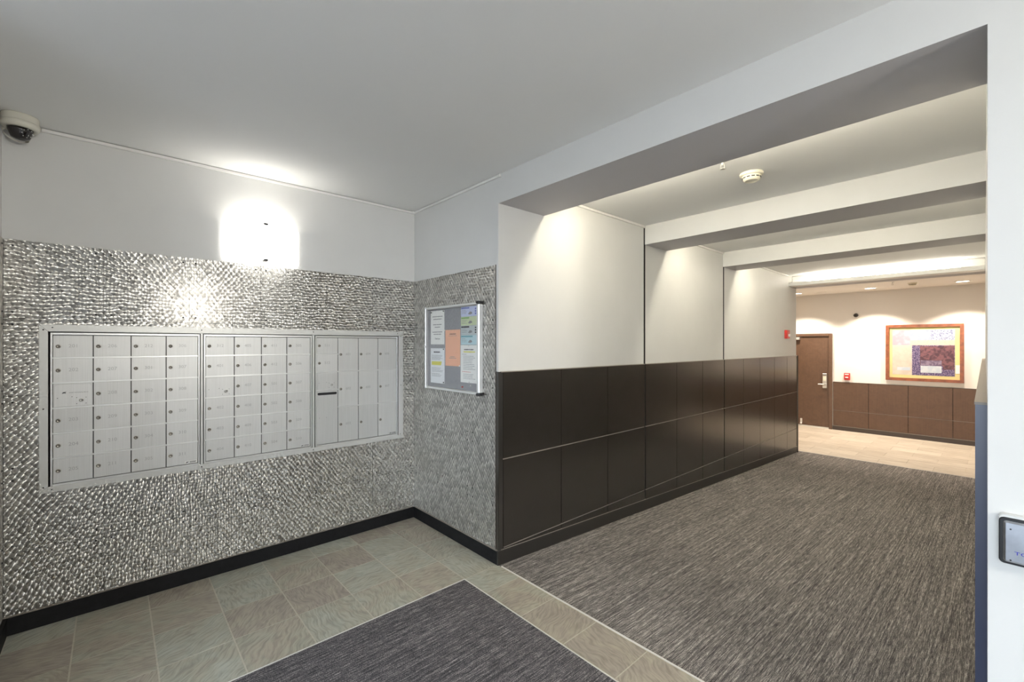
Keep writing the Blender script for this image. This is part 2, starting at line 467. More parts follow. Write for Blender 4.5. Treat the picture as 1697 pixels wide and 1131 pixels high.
def box(name, x0, x1, y0, y1, z0, z1, mat, parent=None, bevel=0.0):
    """one box; alike boxes share mesh data"""
    d = tuple(round(v, 4) for v in (x1 - x0, y1 - y0, z1 - z0))
    key = (d, bevel, mat.name)
    me = CACHE.get(key)
    if me is None:
        bm = bmesh.new()
        add_box(bm, -d[0] / 2, d[0] / 2, -d[1] / 2, d[1] / 2, 0, d[2], 0, bevel)
        bmesh.ops.recalc_face_normals(bm, faces=bm.faces)
        me = bpy.data.meshes.new(name); bm.to_mesh(me); bm.free(); finish(me, mat)
        CACHE[key] = me
    return place(bpy.data.objects.new(name, me), ((x0 + x1) / 2, (y0 + y1) / 2, z0), parent)

def add_prism(bm, pts, axis, a0, a1, mi=0):
    """polygon pts given in the two other axes, extruded along axis from a0 to a1"""
    def P(p, a):
        if axis == 'x': return (a, p[0], p[1])
        if axis == 'y': return (p[0], a, p[1])
        return (p[0], p[1], a)
    A = [bm.verts.new(P(p, a0)) for p in pts]; B = [bm.verts.new(P(p, a1)) for p in pts]
    fs = [bm.faces.new(A), bm.faces.new(B[::-1])]
    n = len(pts)
    for i in range(n):
        fs.append(bm.faces.new((A[i], B[i], B[(i + 1) % n], A[(i + 1) % n])))
    for f in fs: f.material_index = mi

def prism(name, pts, axis, a0, a1, mat, parent=None, bevel=0):
    bm = bmesh.new(); add_prism(bm, pts, axis, a0, a1)
    if bevel:
        bmesh.ops.bevel(bm, geom=list(bm.edges), offset=bevel, segments=1, affect='EDGES', profile=0.5)
    return from_bm(name, bm, mat, parent)

def add_lathe(bm, prof, origin, direction, seg=24, mi=0, cap=True):
    """prof: list of (radius, distance along direction)"""
    d = Vector(direction).normalized()
    q = d.to_track_quat('Z', 'Y').to_matrix()
    rings = []
    for r, h in prof:
        if r < 1e-6:
            rings.append([bm.verts.new(Vector(origin) + q @ Vector((0, 0, h)))])
        else:
            rings.append([bm.verts.new(Vector(origin) + q @ Vector((r * math.cos(2 * PI * i / seg), r * math.sin(2 * PI * i / seg), h))) for i in range(seg)])
    fs = []
    for k in range(len(rings) - 1):
        A, B = rings[k], rings[k + 1]
        for i in range(seg):
            j = (i + 1) % seg
            if len(A) == 1 and len(B) == 1: continue
            if len(A) == 1: fs.append(bm.faces.new((A[0], B[j], B[i])))
            elif len(B) == 1: fs.append(bm.faces.new((A[i], A[j], B[0])))
            else: fs.append(bm.faces.new((A[i], A[j], B[j], B[i])))
    if cap:
        if len(rings[0]) > 1: fs.append(bm.faces.new(rings[0][::-1]))
        if len(rings[-1]) > 1: fs.append(bm.faces.new(rings[-1]))
    for f in fs: f.material_index = mi; f.smooth = True

def lathe(name, prof, origin, direction, mat, parent=None, seg=24, cap=True):
    bm = bmesh.new(); add_lathe(bm, prof, origin, direction, seg, 0, cap)
    return from_bm(name, bm, mat, parent)

def stamp(name, key, builder, mats, at, parent):
    """shared small mesh built round the origin"""
    me = CACHE.get(key)
    if me is None:
        bm = bmesh.new(); builder(bm); bmesh.ops.recalc_face_normals(bm, faces=bm.faces)
        me = bpy.data.meshes.new(name); bm.to_mesh(me); bm.free(); finish(me, mats)
        CACHE[key] = me
    return place(bpy.data.objects.new(name, me), at, parent)

def text_part(name, s, size, at, facing, mat, parent, align='LEFT'):
    """lettering; facing 'x' reads along +Y on a wall facing +X, facing 'y' reads along +X on a wall facing -Y"""
    key = ('txt', s, size, facing, mat.name, align)
    me = CACHE.get(key)
    if me is None:
        cu = bpy.data.curves.new('lettering', 'FONT')
        cu.body = s; cu.size = size; cu.extrude = 0.0004; cu.align_x = align; cu.resolution_u = 2
        t = bpy.data.objects.new('lettering_tmp', cu); COL.objects.link(t)
        bpy.context.view_layer.update()
        me = bpy.data.meshes.new_from_object(t.evaluated_get(bpy.context.evaluated_depsgraph_get()))
        bpy.data.objects.remove(t)
        M = Matrix(((0, 0, 1, 0), (1, 0, 0, 0), (0, 1, 0, 0), (0, 0, 0, 1))) if facing == 'x' else Matrix(((1, 0, 0, 0), (0, 0, -1, 0), (0, 1, 0, 0), (0, 0, 0, 1)))
        me.transform(M)
        me.materials.clear(); me.materials.append(mat)
        CACHE[key] = me
    return place(bpy.data.objects.new(name, me), at, parent)

# ------------------------------------------------------------------ key dimensions
XM = -3.32      # face of the metal cladding on the mailbox wall
YR = 1.88       # face of the return wall and the beam over the corridor opening
XC = -2.222     # face of the corridor's left wall
YN = -0.41      # near side wall of the mailbox niche
ZC = 2.566      # lobby ceiling
SLOPE = 0.0449  # the corridor floor is a gentle ramp going down
YEND = 8.28     # end of the ramp
def ramp(y): return -SLOPE * (min(max(y, YR), YEND) - YR)
ZL = ramp(YEND) # floor of the lift lobby
YF = 10.905     # far wall
SX = 0.0195     # the corridor's right wall closes in slightly
def xr(y): return -0.031 - SX * (y - YR)

# ================================================================== SETTING
# ---- floor of the entrance with its slate tiles
floor = box('floor', -3.45, 2.5, -2.5, YR - 0.004, -0.2, -0.0052, GROUT)
box('grout', -3.305, -2.226, YN, 1.866, -0.0052, -0.0014, GROUT, floor)
box('grout', -2.226, 2.38, 1.610, YR - 0.005, -0.0052, -0.0014, GROUT, floor)
tag(floor, 'slate tiled entrance floor round a dark carpet mat', 'floor', kind='structure')
G = 0.0030
JY = [1.868 - 0.0] + [1.608 - 0.2925 * k for k in range(0, 8)]
JX = [-3.306, -3.125, -2.825, -2.525, -2.226]
def tile(x0, x1, y0, y1):
    if x1 - x0 < 0.02 or y1 - y0 < 0.02: return
    box('slate_tile', x0 + G, x1 - G, y0 + G, y1 - G, -0.0014, random.choice((-0.0004, 0.0, 0.0006)), SLATE, floor, 0.0004)
for i in range(4):
    for k in range(len(JY) - 1):
        tile(JX[i], JX[i + 1], max(JY[k + 1], YN + 0.015), JY[k])
SXJ = [-2.226, -2.018] + [-2.018 + 0.2975 * k for k in range(1, 14)]
for k in range(len(SXJ) - 1):
    tile(SXJ[k], SXJ[k + 1], 1.612, YR - 0.006)
# ---- recessed entrance mat and metal edge strips
mat_ = box('floor_mat', -2.218, 2.38, -2.36, 1.602, -0.005, 0.001, MATCARPET)
tag(mat_, 'dark grey ribbed carpet mat set into the slate floor', 'mat')
t = box('trim_1', -2.225, -2.219, -2.36, 1.609, -0.005, 0.002, TRIMLIGHT); tag(t, 'pale metal strip along the left edge of the entrance mat', 'trim', kind='structure')
t = box('trim_2', -2.219, 2.38, 1.603, 1.609, -0.005, 0.002, TRIMLIGHT); tag(t, 'pale metal strip between entrance mat and slate border', 'trim', kind='structure')
t = box('trim_3', -2.19, 0.0, YR - 0.004, YR + 0.004, -0.01, 0.002, TRIMLIGHT); tag(t, 'pale metal strip where the corridor carpet meets the slate', 'trim', kind='structure')

# ---- corridor ramp
bm = bmesh.new()
add_prism(bm, [(YR + 0.004, -0.006 + 0.006), (YEND, ramp(YEND)), (YEND, -0.7), (YR + 0.004, -0.7)], 'x', -2.3, 0.35)
o = from_bm('floor_corridor', bm, CARPET)
tag(o, 'grey brown streaked carpet sloping down the corridor', 'floor', kind='structure')
t = box('trim_4', -2.21, -0.1, YEND, YEND + 0.012, ZL - 0.02, ZL + 0.003, TRIMLIGHT); tag(t, 'thin metal strip between corridor carpet and beige lobby tiles', 'trim', kind='structure')
# ---- lift lobby floor and tiles
lob = box('floor_lobby', -4.3, 1.6, YEND + 0.012, 11.0, ZL - 0.4, ZL - 0.004, GROUTLOBBY)
tag(lob, 'pale beige tiled floor of the far lobby', 'floor', kind='structure')
ty = YEND + 0.012; row = 0
while ty < YF - 0.03:
    y1 = min(ty + 0.30, YF)
    x = -4.25 + (row % 2) * 0.3
    while x < 0.6:
        box('floor_tile', x + 0.0015, x + 0.5985, ty + 0.0015, y1 - 0.0015, ZL - 0.004, ZL, LOBBYTILE, lob)
        x += 0.6
    ty += 0.30; row += 1

# ---- ceilings
o = box('ceiling', -3.45, 2.5, -2.5, YR + 0.05, ZC, ZC + 0.1, CEIL); tag(o, 'plain white ceiling over the entrance', 'ceiling', kind='structure')
BAY = [(2.31, 3.65, 2.545), (4.05, 5.36, 2.536), (5.75, 7.90, 2.515)]
lbl = ['first ceiling bay of the corridor with smoke detector', 'second ceiling bay between the corridor beams', 'third ceiling bay in front of the strip light']
for (a, b_, z), l in zip(BAY, lbl):
    o = box('ceiling_corridor', -2.40, 0.35, a - 0.05, b_ + 0.05, z, z + 0.12, CEIL); tag(o, l, 'ceiling', kind='structure')
o = box('ceiling_lobby', -4.3, 1.6, 8.15, 11.0, 2.482, 2.58, CREAM); tag(o, 'cream ceiling of the far lobby with round downlights', 'ceiling', kind='structure')

# ---- beams: white face, grey soffit
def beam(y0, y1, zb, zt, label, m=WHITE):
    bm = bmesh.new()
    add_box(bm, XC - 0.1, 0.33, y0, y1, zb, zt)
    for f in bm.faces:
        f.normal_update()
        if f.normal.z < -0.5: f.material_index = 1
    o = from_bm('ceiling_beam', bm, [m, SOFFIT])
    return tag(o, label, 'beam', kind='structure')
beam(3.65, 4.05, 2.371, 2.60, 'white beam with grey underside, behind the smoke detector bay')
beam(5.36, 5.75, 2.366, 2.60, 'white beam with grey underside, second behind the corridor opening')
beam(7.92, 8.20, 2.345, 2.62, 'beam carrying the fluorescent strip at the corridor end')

# ---- walls
OY0, OY1, OZ0, OZ1 = -0.272, 1.756, 0.694, 1.539     # opening for the mailboxes
XW = XM - 0.004
bm = bmesh.new()
add_box(bm, XW - 0.5, XW, YN - 0.2, YR + 0.2, -0.1, OZ0)
add_box(bm, XW - 0.5, XW, YN - 0.2, YR + 0.2, OZ1, ZC + 0.05)
add_box(bm, XW - 0.5, XW, YN - 0.2, OY0, OZ0, OZ1)
add_box(bm, XW - 0.5, XW, OY1, YR + 0.2, OZ0, OZ1)
add_box(bm, XW - 0.5, XW - 0.45, OY0, OY1, OZ0, OZ1)
wall_left = from_bm('wall_left', bm, WHITE)
tag(wall_left, 'white wall clad with swirled metal panels round the mailboxes', 'wall', kind='structure')
YW = YR + 0.004
wall_ret = box('wall_return', XW, XC - 0.30, YR + 0.004, YR + 0.20, -0.1, ZC + 0.05, WHITE)
tag(wall_ret, 'short white wall clad with swirled metal below the notice board', 'wall', kind='structure')
wall_near = box('wall_near', XW, XC, YN - 0.20, YN - 0.004, -0.1, ZC + 0.05, WHITE)
tag(wall_near, 'near side wall of the mailbox niche clad with metal', 'wall', kind='structure')
wall_cor = box('wall_corridor', XC - 0.30, XC, YR + 0.004, 8.12, -0.8, ZC + 0.08, WHITE)
tag(wall_cor, 'white corridor wall above dark panelled wainscot', 'wall', kind='structure')
# header over the opening (grey soffit) and the wall to its right
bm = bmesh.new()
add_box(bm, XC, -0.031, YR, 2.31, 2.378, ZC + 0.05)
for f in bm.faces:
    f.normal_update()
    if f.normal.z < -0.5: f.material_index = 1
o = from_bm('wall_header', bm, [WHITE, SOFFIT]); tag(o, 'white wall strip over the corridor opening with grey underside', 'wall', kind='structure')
bm = bmesh.new()
add_prism(bm, [(xr(YR), YR), (2.5, YR), (2.5, 2.2), (0.3, 2.2), (0.3, 8.4), (xr(8.4), 8.4)], 'z', -0.8, 2.60)
wall_right = from_bm('wall_right', bm, WHITE); tag(wall_right, 'white wall right of the corridor opening with push plate', 'wall', kind='structure')
# entrance side, behind the camera
o = box('wall_side', 2.4, 2.5, -2.5, YR + 0.1, -0.1, ZC + 0.05, WHITE); tag(o, 'white side wall of the entrance opposite the mailboxes', 'wall', kind='structure')
o = box('wall_side', XC - 0.1, XC, -2.5, YN - 0.2, -0.1, ZC + 0.05, WHITE); tag(o, 'white wall between mailbox niche and entrance doors', 'wall', kind='structure')
bm = bmesh.new()
add_box(bm, XC, -1.75, -2.5, -2.4, -0.1, ZC + 0.05); add_box(bm, 2.05, 2.4, -2.5, -2.4, -0.1, ZC + 0.05)
add_box(bm, -1.75, 2.05, -2.5, -2.4, 2.36, ZC + 0.05)
o = from_bm('wall_front', bm, WHITE); tag(o, 'entrance wall with wide glazed front', 'wall', kind='structure')
win = thing('window_1', (0.15, -2.45, 0), 'glazed entrance front with dark metal mullions', 'window', kind='structure')
for i in range(4):
    x = -1.75 + 3.8 * i / 3
    box('mullion', x - 0.025 + (0.025 if i == 0 else -0.025 if i == 3 else 0), x + 0.025 + (0.025 if i == 0 else -0.025 if i == 3 else 0), -2.48, -2.42, -0.0, 2.36, DARK, win)
    if i < 3:
        box('pane', x + 0.05, x + 3.8 / 3 - 0.05, -2.453, -2.447, 0.06, 2.30, GLASS, win)
        box('rail', x + 0.05, x + 3.8 / 3 - 0.05, -2.48, -2.42, 0.0, 0.06, DARK, win)
        box('rail', x + 0.05, x + 3.8 / 3 - 0.05, -2.48, -2.42, 2.30, 2.36, DARK, win)
o = box('ground', -20, 20, -30, -2.5, -0.3, -0.02, ASPHALT); tag(o, 'pavement outside the entrance', 'ground', kind='structure')
# lift lobby
wall_far = box('wall_far', -4.3, 1.6, YF + 0.012, YF + 0.2, -0.8, 2.6, CREAM); tag(wall_far, 'cream far wall with brown panelled wainscot', 'wall', kind='structure')
o = box('wall_lobby', -4.4, -4.3, 8.0, 11.1, -0.8, 2.6, CREAM); tag(o, 'cream wall at the hidden left end of the far lobby', 'wall', kind='structure')
o = box('wall_lobby', 1.6, 1.7, 8.0, 11.1, -0.8, 2.6, CREAM); tag(o, 'cream wall at the hidden right end of the far lobby', 'wall', kind='structure')
o = box('wall_lobby', -4.3, XC - 0.30, 8.0, 8.12, -0.8, 2.6, CREAM); tag(o, 'cream lobby wall beside the end of the corridor', 'wall', kind='structure')
o = box('wall_lobby', 0.3, 1.6, 8.3, 8.4, -0.8, 2.6, CREAM); tag(o, 'cream lobby wall right of the corridor end', 'wall', kind='structure')

# ---- metal cladding panels with screws
def screw_bm(d):
    def f(bm): add_lathe(bm, [(0.0052, 0), (0.0046, 0.0022), (0.0025, 0.0036), (0, 0.004)], (0, 0, 0), d, 8, 0, False)
    return f
def clad(parent, mat, axis, us, zs, cut=None, name='metal_panel', sgn=1):
    """panels on a wall; axis 'x': in the plane x=XM, us along Y; axis 'y': plane y, us along X"""
    for i in range(len(us) - 1):
        for k in range(len(zs) - 1):
            u0, u1, z0, z1 = us[i] + 0.0009, us[i + 1] - 0.0009, zs[k] + 0.0009, zs[k + 1] - 0.0009
            poly = [(u0, z0), (u1, z0), (u1, z1), (u0, z1)]
            if cut:
                a0, a1, c0, c1 = cut
                iu = u0 < a1 and u1 > a0; iz = z0 < c1 and z1 > c0
                if iu and iz:
                    fu = u0 >= a0 and u1 <= a1; fz = z0 >= c0 and z1 <= c1
                    if fu and fz: continue
                    if fu: 
                        poly = [(u0, z0), (u1, z0), (u1, c0), (u0, c0)] if z0 < c0 else [(u0, c1), (u1, c1), (u1, z1), (u0, z1)]
                    elif fz:
                        poly = [(u0, z0), (a0, z0), (a0, z1), (u0, z1)] if u0 < a0 else [(a1, z0), (u1, z0), (u1, z1), (a1, z1)]
                    else:
                        left = u0 < a0; low = z0 < c0
                        ux = a0 if left else a1; zx = c0 if low else c1
                        if left and low: poly = [(u0, z0), (u1, z0), (u1, zx), (ux, zx), (ux, z1), (u0, z1)]
                        elif left: poly = [(u0, z0), (ux, z0), (ux, zx), (u1, zx), (u1, z1), (u0, z1)]
                        elif low: poly = [(u0, z0), (u1, z0), (u1, z1), (ux, z1), (ux, zx), (u0, zx)]
                        else: poly = [(ux, z0), (u1, z0), (u1, z1), (u0, z1), (u0, zx), (ux, zx)]
            if axis == 'x': p = prism(name, poly, 'x', XM - 0.003, XM, mat, parent)
            elif sgn > 0: p = prism(name, poly, 'y', YR, YR + 0.003, mat, parent)
            else: p = prism(name, poly, 'y', YN - 0.003, YN, mat, parent)
            e = 0.030
            zlist = [z0 + e, z1 - e] if z0 > 0.3 else [z1 - e]
            for uu in (u0 + e, u1 - e):
                for zz in zlist:
                    if cut and cut[0] - 0.03 < uu < cut[1] + 0.03 and cut[2] - 0.03 < zz < cut[3] + 0.03: continue
                    if axis == 'x': stamp('screw', 'screwx', screw_bm((1, 0, 0)), DARK, (XM, uu, zz), p)
                    elif sgn > 0: stamp('screw', 'screwy', screw_bm((0, -1, 0)), DARK, (uu, YR, zz), p)
                    else: stamp('screw', 'screwn', screw_bm((0, 1, 0)), DARK, (uu, YN, zz), p)
bm = bmesh.new()
add_box(bm, XW, XW + 0.001, YN, YR, 0.09, OZ0); add_box(bm, XW, XW + 0.001, YN, YR, OZ1, 1.975)
add_box(bm, XW, XW + 0.001, YN, OY0, OZ0, OZ1); add_box(bm, XW, XW + 0.001, OY1, YR, OZ0, OZ1)
from_bm('backing', bm, SEAMDARK, wall_left)
box('backing', XM, -2.251, YR + 0.003, YR + 0.004, 0.09, 1.975, SEAMDARK, wall_ret)
box('backing', XM, -2.251, YN - 0.004, YN - 0.003, 0.09, 1.975, SEAMDARK, wall_near)
ZP = [0.088, 0.405, 0.796, 1.189, 1.581, 1.977]
clad(wall_left, SWIRLX, 'x', [-0.409, -0.042, 0.342, 0.730, 1.115, 1.512, 1.879], ZP, (OY0, OY1, OZ0, OZ1))
clad(wall_ret, SWIRLY, 'y', [-3.319, -2.922, -2.537, -2.251], ZP)
clad(wall_near, SWIRLY, 'y', [-3.319, -2.95, -2.58, -2.251], ZP, sgn=-1)
box('edge_trim', -2.250, -2.243, YR - 0.004, YR + 0.004, 0.088, 1.977, BROWNBASE, wall_ret)
box('corner_bead', -2.243, XC, YR - 0.002, YR + 0.004, 1.270, 2.378, WHITE, wall_ret)
box('corner_bead', -2.243, XC, YR - 0.002, YR + 0.004, 0.093, 1.268, WAINS, wall_ret)
box('corner_bead', -2.243, XC, YR, YR + 0.004, 2.378, ZC, WHITE, wall_ret)

# ---- baseboards of the entrance
bb = thing('baseboard_left', (XM, 0.7, 0), 'black rubber baseboard under the mailbox wall', 'baseboard', kind='structure')
box('skirting', XM, -3.305, YN, 1.866, 0, 0.088, BLACKBASE, bb)
box('cap_strip', XM, -3.308, YN, 1.866, 0.088, 0.092, TAUPE, bb)
bb = thing('baseboard_return', (-2.7, YR, 0), 'black rubber baseboard below the notice board wall', 'baseboard', kind='structure')
box('skirting', -3.305, -2.222, 1.866, YR, 0, 0.088, BLACKBASE, bb)
box('cap_strip', -3.305, -2.226, 1.869, YR, 0.088, 0.092, TAUPE, bb)
bb = thing('baseboard_near', (-2.7, YN, 0), 'black rubber baseboard on the near niche wall', 'baseboard', kind='structure')
box('skirting', -3.305, XC, YN, YN + 0.015, 0, 0.088, BLACKBASE, bb)
# sloping baseboard of the corridor
bm = bmesh.new()
add_prism(bm, [(1.866, 0.0), (YR, 0.0), (8.15, ramp(8.15)), (8.15, ramp(8.15) + 0.093), (YR, 0.093), (1.866, 0.093)], 'x', XC, XC + 0.012)
o = from_bm('baseboard_corridor', bm, CORBASE); tag(o, 'black baseboard following the sloping corridor carpet', 'baseboard', kind='structure')
bm = bmesh.new()
add_prism(bm, [(1.895, 0.0925), (8.15, ramp(8.15) + 0.0925), (8.15, ramp(8.15) + 0.0975), (1.895, 0.0975)], 'x', XC, XC + 0.012)
from_bm('cap_strip', bm, TAUPE, o)

# ---- corridor wainscot: separate panels, reveals, caps
WZ = [-0.48, 0.105, 0.690, 1.268]
WY = [1.911, 2.486, 3.066, 3.645, 4.233, 4.809, 5.372, 5.955, 6.527, 7.085, 7.640, 8.14]
XP = XC + 0.010
prism('backing', [(1.909, 0.0975), (8.125, ramp(8.125) + 0.0975), (8.125, 1.262), (1.909, 1.262)], 'x', XC, XC + 0.002, SEAMDARK, wall_cor)
for i in range(len(WY) - 1):
    y0, y1 = WY[i] + 0.0035, WY[i + 1] - 0.0035
    if i in (2, 5): y1 -= 0.006
    if i in (3, 6): y0 += 0.006
    for k in range(3):
        z0, z1 = WZ[k] + 0.004, WZ[k + 1] - 0.004
        b0, b1 = ramp(y0) + 0.094, ramp(y1) + 0.094
        if max(b0, b1) <= z0: poly = [(y0, z0), (y1, z0), (y1, z1), (y0, z1)]
        elif min(b0, b1) >= z1: continue
        else:
            if b0 <= z1: poly = [(y0, max(b0, z0)), (y1, max(b1, z0)), (y1, z1), (y0, z1)]
            else:
                yx = y0 + (b0 - z1) / (b0 - b1) * (y1 - y0)
                poly = [(yx, z1), (y1, b1), (y1, z1)]
        prism('wainscot_panel', poly, 'x', XC + 0.002, XP, WAINS, wall_cor)
for z in (0.690, 0.105):
    ys = YR + 0.034 if z > 0.2 else YR + (0.0975 - z + 0.004) / SLOPE + 0.12
    a = max(ys, 1.915)
    for s0, s1 in ((1.915, 3.632), (3.658, 5.360), (5.384, 8.138)):
        if s1 <= a: continue
        box('reveal_strip', XC + 0.002, XC + 0.007, max(s0, a), s1, z - 0.004, z + 0.004, TAUPE, wall_cor)
for s0, s1 in ((1.895, 3.632), (3.658, 5.360), (5.384, 8.145)):
    box('wainscot_cap', XC, XC + 0.012, s0, s1, 1.264, 1.270, TAUPE, wall_cor)
for y, zt in ((3.645, 2.545), (5.372, 2.535)):
    box('shadow_gap', XC, XC + 0.003, y - 0.011, y + 0.011, ramp(y) + 0.104, zt - 0.02, SEAMDARK, wall_cor)
prism('corner_trim', [(XC, 1.880), (XC + 0.004, 1.880), (XC + 0.012, 1.908), (XC, 1.908)], 'z', 0.094, 1.268, WAINS, wall_cor)
prism('corner_trim', [(XC - 0.004, 8.125), (XC + 0.010, 8.125), (XC + 0.022, 8.150), (XC + 0.018, 8.165), (XC - 0.004, 8.165)], 'z', ramp(8.2), 1.270, WAINS, wall_cor)
# right-hand wainscot
def rx(y, d): return xr(y) - d
RY = [2.0, 3.90, 5.40, 8.2]
for i in range(3):
    y0, y1 = RY[i], RY[i + 1] - 0.006
    bm = bmesh.new()
    add_prism(bm, [(rx(y0, 0), y0), (rx(y0, 0.026), y0), (rx(y1, 0.026), y1), (rx(y1, 0), y1)], 'z', ramp(y1), 1.262)
    from_bm('wainscot_panel', bm, WAINS, wall_right)
    bm = bmesh.new()
    add_prism(bm, [(rx(y0, 0), y0 - 0.002), (rx(y0, 0.028), y0 - 0.002), (rx(y1, 0.028), y1), (rx(y1, 0), y1)], 'z', 1.262, 1.270)
    from_bm('wainscot_cap', bm, TAUPE, wall_right)
box('sky_tint_face', rx(2.0, 0.026), rx(2.0, 0.0), 1.994, 2.0, ramp(2.0), 1.262, ENDSKY, wall_right)  # thin face on the wainscot end carrying the painted sky reflection

# ---- far wall wainscot
FX = [-2.328, -1.755, -1.179, -0.594, -0.01, 0.57, 1.15, 1.595]
for i in range(len(FX) - 1):
    for z0, z1 in ((ZL + 0.085, 0.110), (0.110, 0.685)):
        box('wainscot_panel', FX[i] + 0.0035, FX[i + 1] - 0.0035, YF, YF + 0.008, z0 + 0.004, z1 - 0.004, WAINSFAR, wall_far)
box('backing', FX[0], FX[-1], YF + 0.008, YF + 0.012, ZL + 0.087, 0.680, SEAMDARK, wall_far)
box('reveal_strip', FX[0], FX[-1], YF + 0.003, YF + 0.008, 0.106, 0.114, TAUPE, wall_far)
box('wainscot_cap', FX[0], FX[-1], YF - 0.002, YF + 0.012, 0.681, 0.688, BROWNBASE, wall_far)
bb = thing('baseboard_far', (-1, YF, ZL), 'brown baseboard along the far lobby wall', 'baseboard', kind='structure')
box('skirting', FX[0], FX[-1], YF - 0.014, YF + 0.012, ZL, ZL + 0.08, BROWNBASE, bb)
box('cap_strip', FX[0], FX[-1], YF - 0.016, YF + 0.012, ZL + 0.08, ZL + 0.087, TAUPE, bb)

# ---- brown door in the far wall
dr = thing('door_1', (-2.85, YF, ZL), 'brown painted metal door with lever lock in far wall', 'door', kind='structure')
DX0, DX1, DZ1 = -3.31, -2.395, 1.612
box('leaf', DX0, DX1, YF - 0.004, YF + 0.010, ZL + 0.03, DZ1, DOORBROWN, dr)
for a, b_ in ((DX0 - 0.057, DX0 - 0.003), (DX1 + 0.003, DX1 + 0.057)):
    box('jamb', a, b_, YF - 0.03, YF + 0.012, ZL, DZ1 + 0.06, DOORBROWN, dr, 0.003)
box('head', DX0 - 0.003, DX1 + 0.003, YF - 0.03, YF + 0.012, DZ1 + 0.004, DZ1 + 0.06, DOORBROWN, dr, 0.003)
box('foot_strip', DX0, DX1, YF - 0.03, YF + 0.012, ZL, ZL + 0.026, TRIMLIGHT, dr)  # pale strip closing the gap under the leaf
lk = box('lock', -2.505, -2.425, YF - 0.028, YF - 0.004, 0.545, 0.845, CHROME, dr, 0.006)
box('cover', -2.500, -2.430, YF - 0.034, YF - 0.028, 0.815, 0.835, BROWNBASE, lk)
bm = bmesh.new(); add_lathe(bm, [(0.018, 0), (0.018, 0.055), (0.012, 0.06)], (-2.455, YF - 0.028, 0.625), (0, -1, 0), 12)
add_box(bm, -2.570, -2.445, YF - 0.088, YF - 0.072, 0.614, 0.636, 0, 0.004)
from_bm('lever', bm, CHROME, lk)
box('keypad', -2.490, -2.440, YF - 0.032, YF - 0.028, 0.70, 0.79, IVORY, lk)
box('door_closer', -3.16, -2.905, YF - 0.07, YF - 0.004, 1.545, 1.595, ALUBRIGHT, dr, 0.006)
bm = bmesh.new(); add_box(bm, -2.905, -2.868, YF - 0.02, YF - 0.004, ZL + 0.07, ZL + 0.16, 0, 0.004)
add_lathe(bm, [(0.02, 0), (0.02, 0.03), (0.012, 0.035)], (-2.886, YF - 0.03, ZL + 0.075), (0, 0, -1), 10)
from_bm('door_stop', bm, ALUBRIGHT, dr)

# ================================================================== MAILBOXES
ROW = [1.500, 1.378, 1.247, 1.115, 0.983, 0.853, 0.720]
XD = XM + 0.009      # door faces
COLS = [[-0.238, -0.084, 0.072, 0.229, 0.384], [0.421, 0.575, 0.731, 0.887, 1.042], [1.083, 1.238, 1.394, 1.552, 1.713]]
NUM1 = [['201', '202', None, '203', '204', '205'], ['206', '207', '208', '209', '210', '211'],
        ['212', '301', '302', '303', '304', '305'], ['306', '307', '308', '309', '310', '311']]
NUM2 = [['312', '401', None, '402', '403', '404'], ['405', '406', '407', '408', '409', '410'],
        ['411', '412', '501', '502', '503', '504'], ['505', '506', '507', '508', '509', '510']]

def lock_bm(bm):
    add_lathe(bm, [(0.0100, 0), (0.0100, 0.003), (0.0085, 0.0045), (0.0062, 0.0045), (0.0055, 0.0038)], (0, 0, 0), (1, 0, 0), 16, 0, True)
    add_box(bm, 0.0036, 0.0052, -0.0012, 0.0052, -0.0014, 0.0014, 1)
    add_lathe(bm, [(0.0074, 0.0046), (0.0060, 0.0047)], (0, 0, 0), (1, 0, 0), 16, 1, False)

def mail_door(parent, y0, y1, z0, z1, num, big=False):
    d = box('door', XD - 0.004, XD, y0 + 0.002, y1 - 0.002, z0 + 0.0035, z1 - 0.0035, MAILDOOR, parent, 0.0008)
    zc = (z0 + z1) / 2
    stamp('lock', 'maillock', lock_bm, [BRASS, DARK], (XD, y0 + 0.021, zc), d)
    if num:
        text_part('number', num, 0.026, (XD + 0.0002, y0 + 0.058, zc - 0.006), 'x', ENGRAVE, d)
    return d

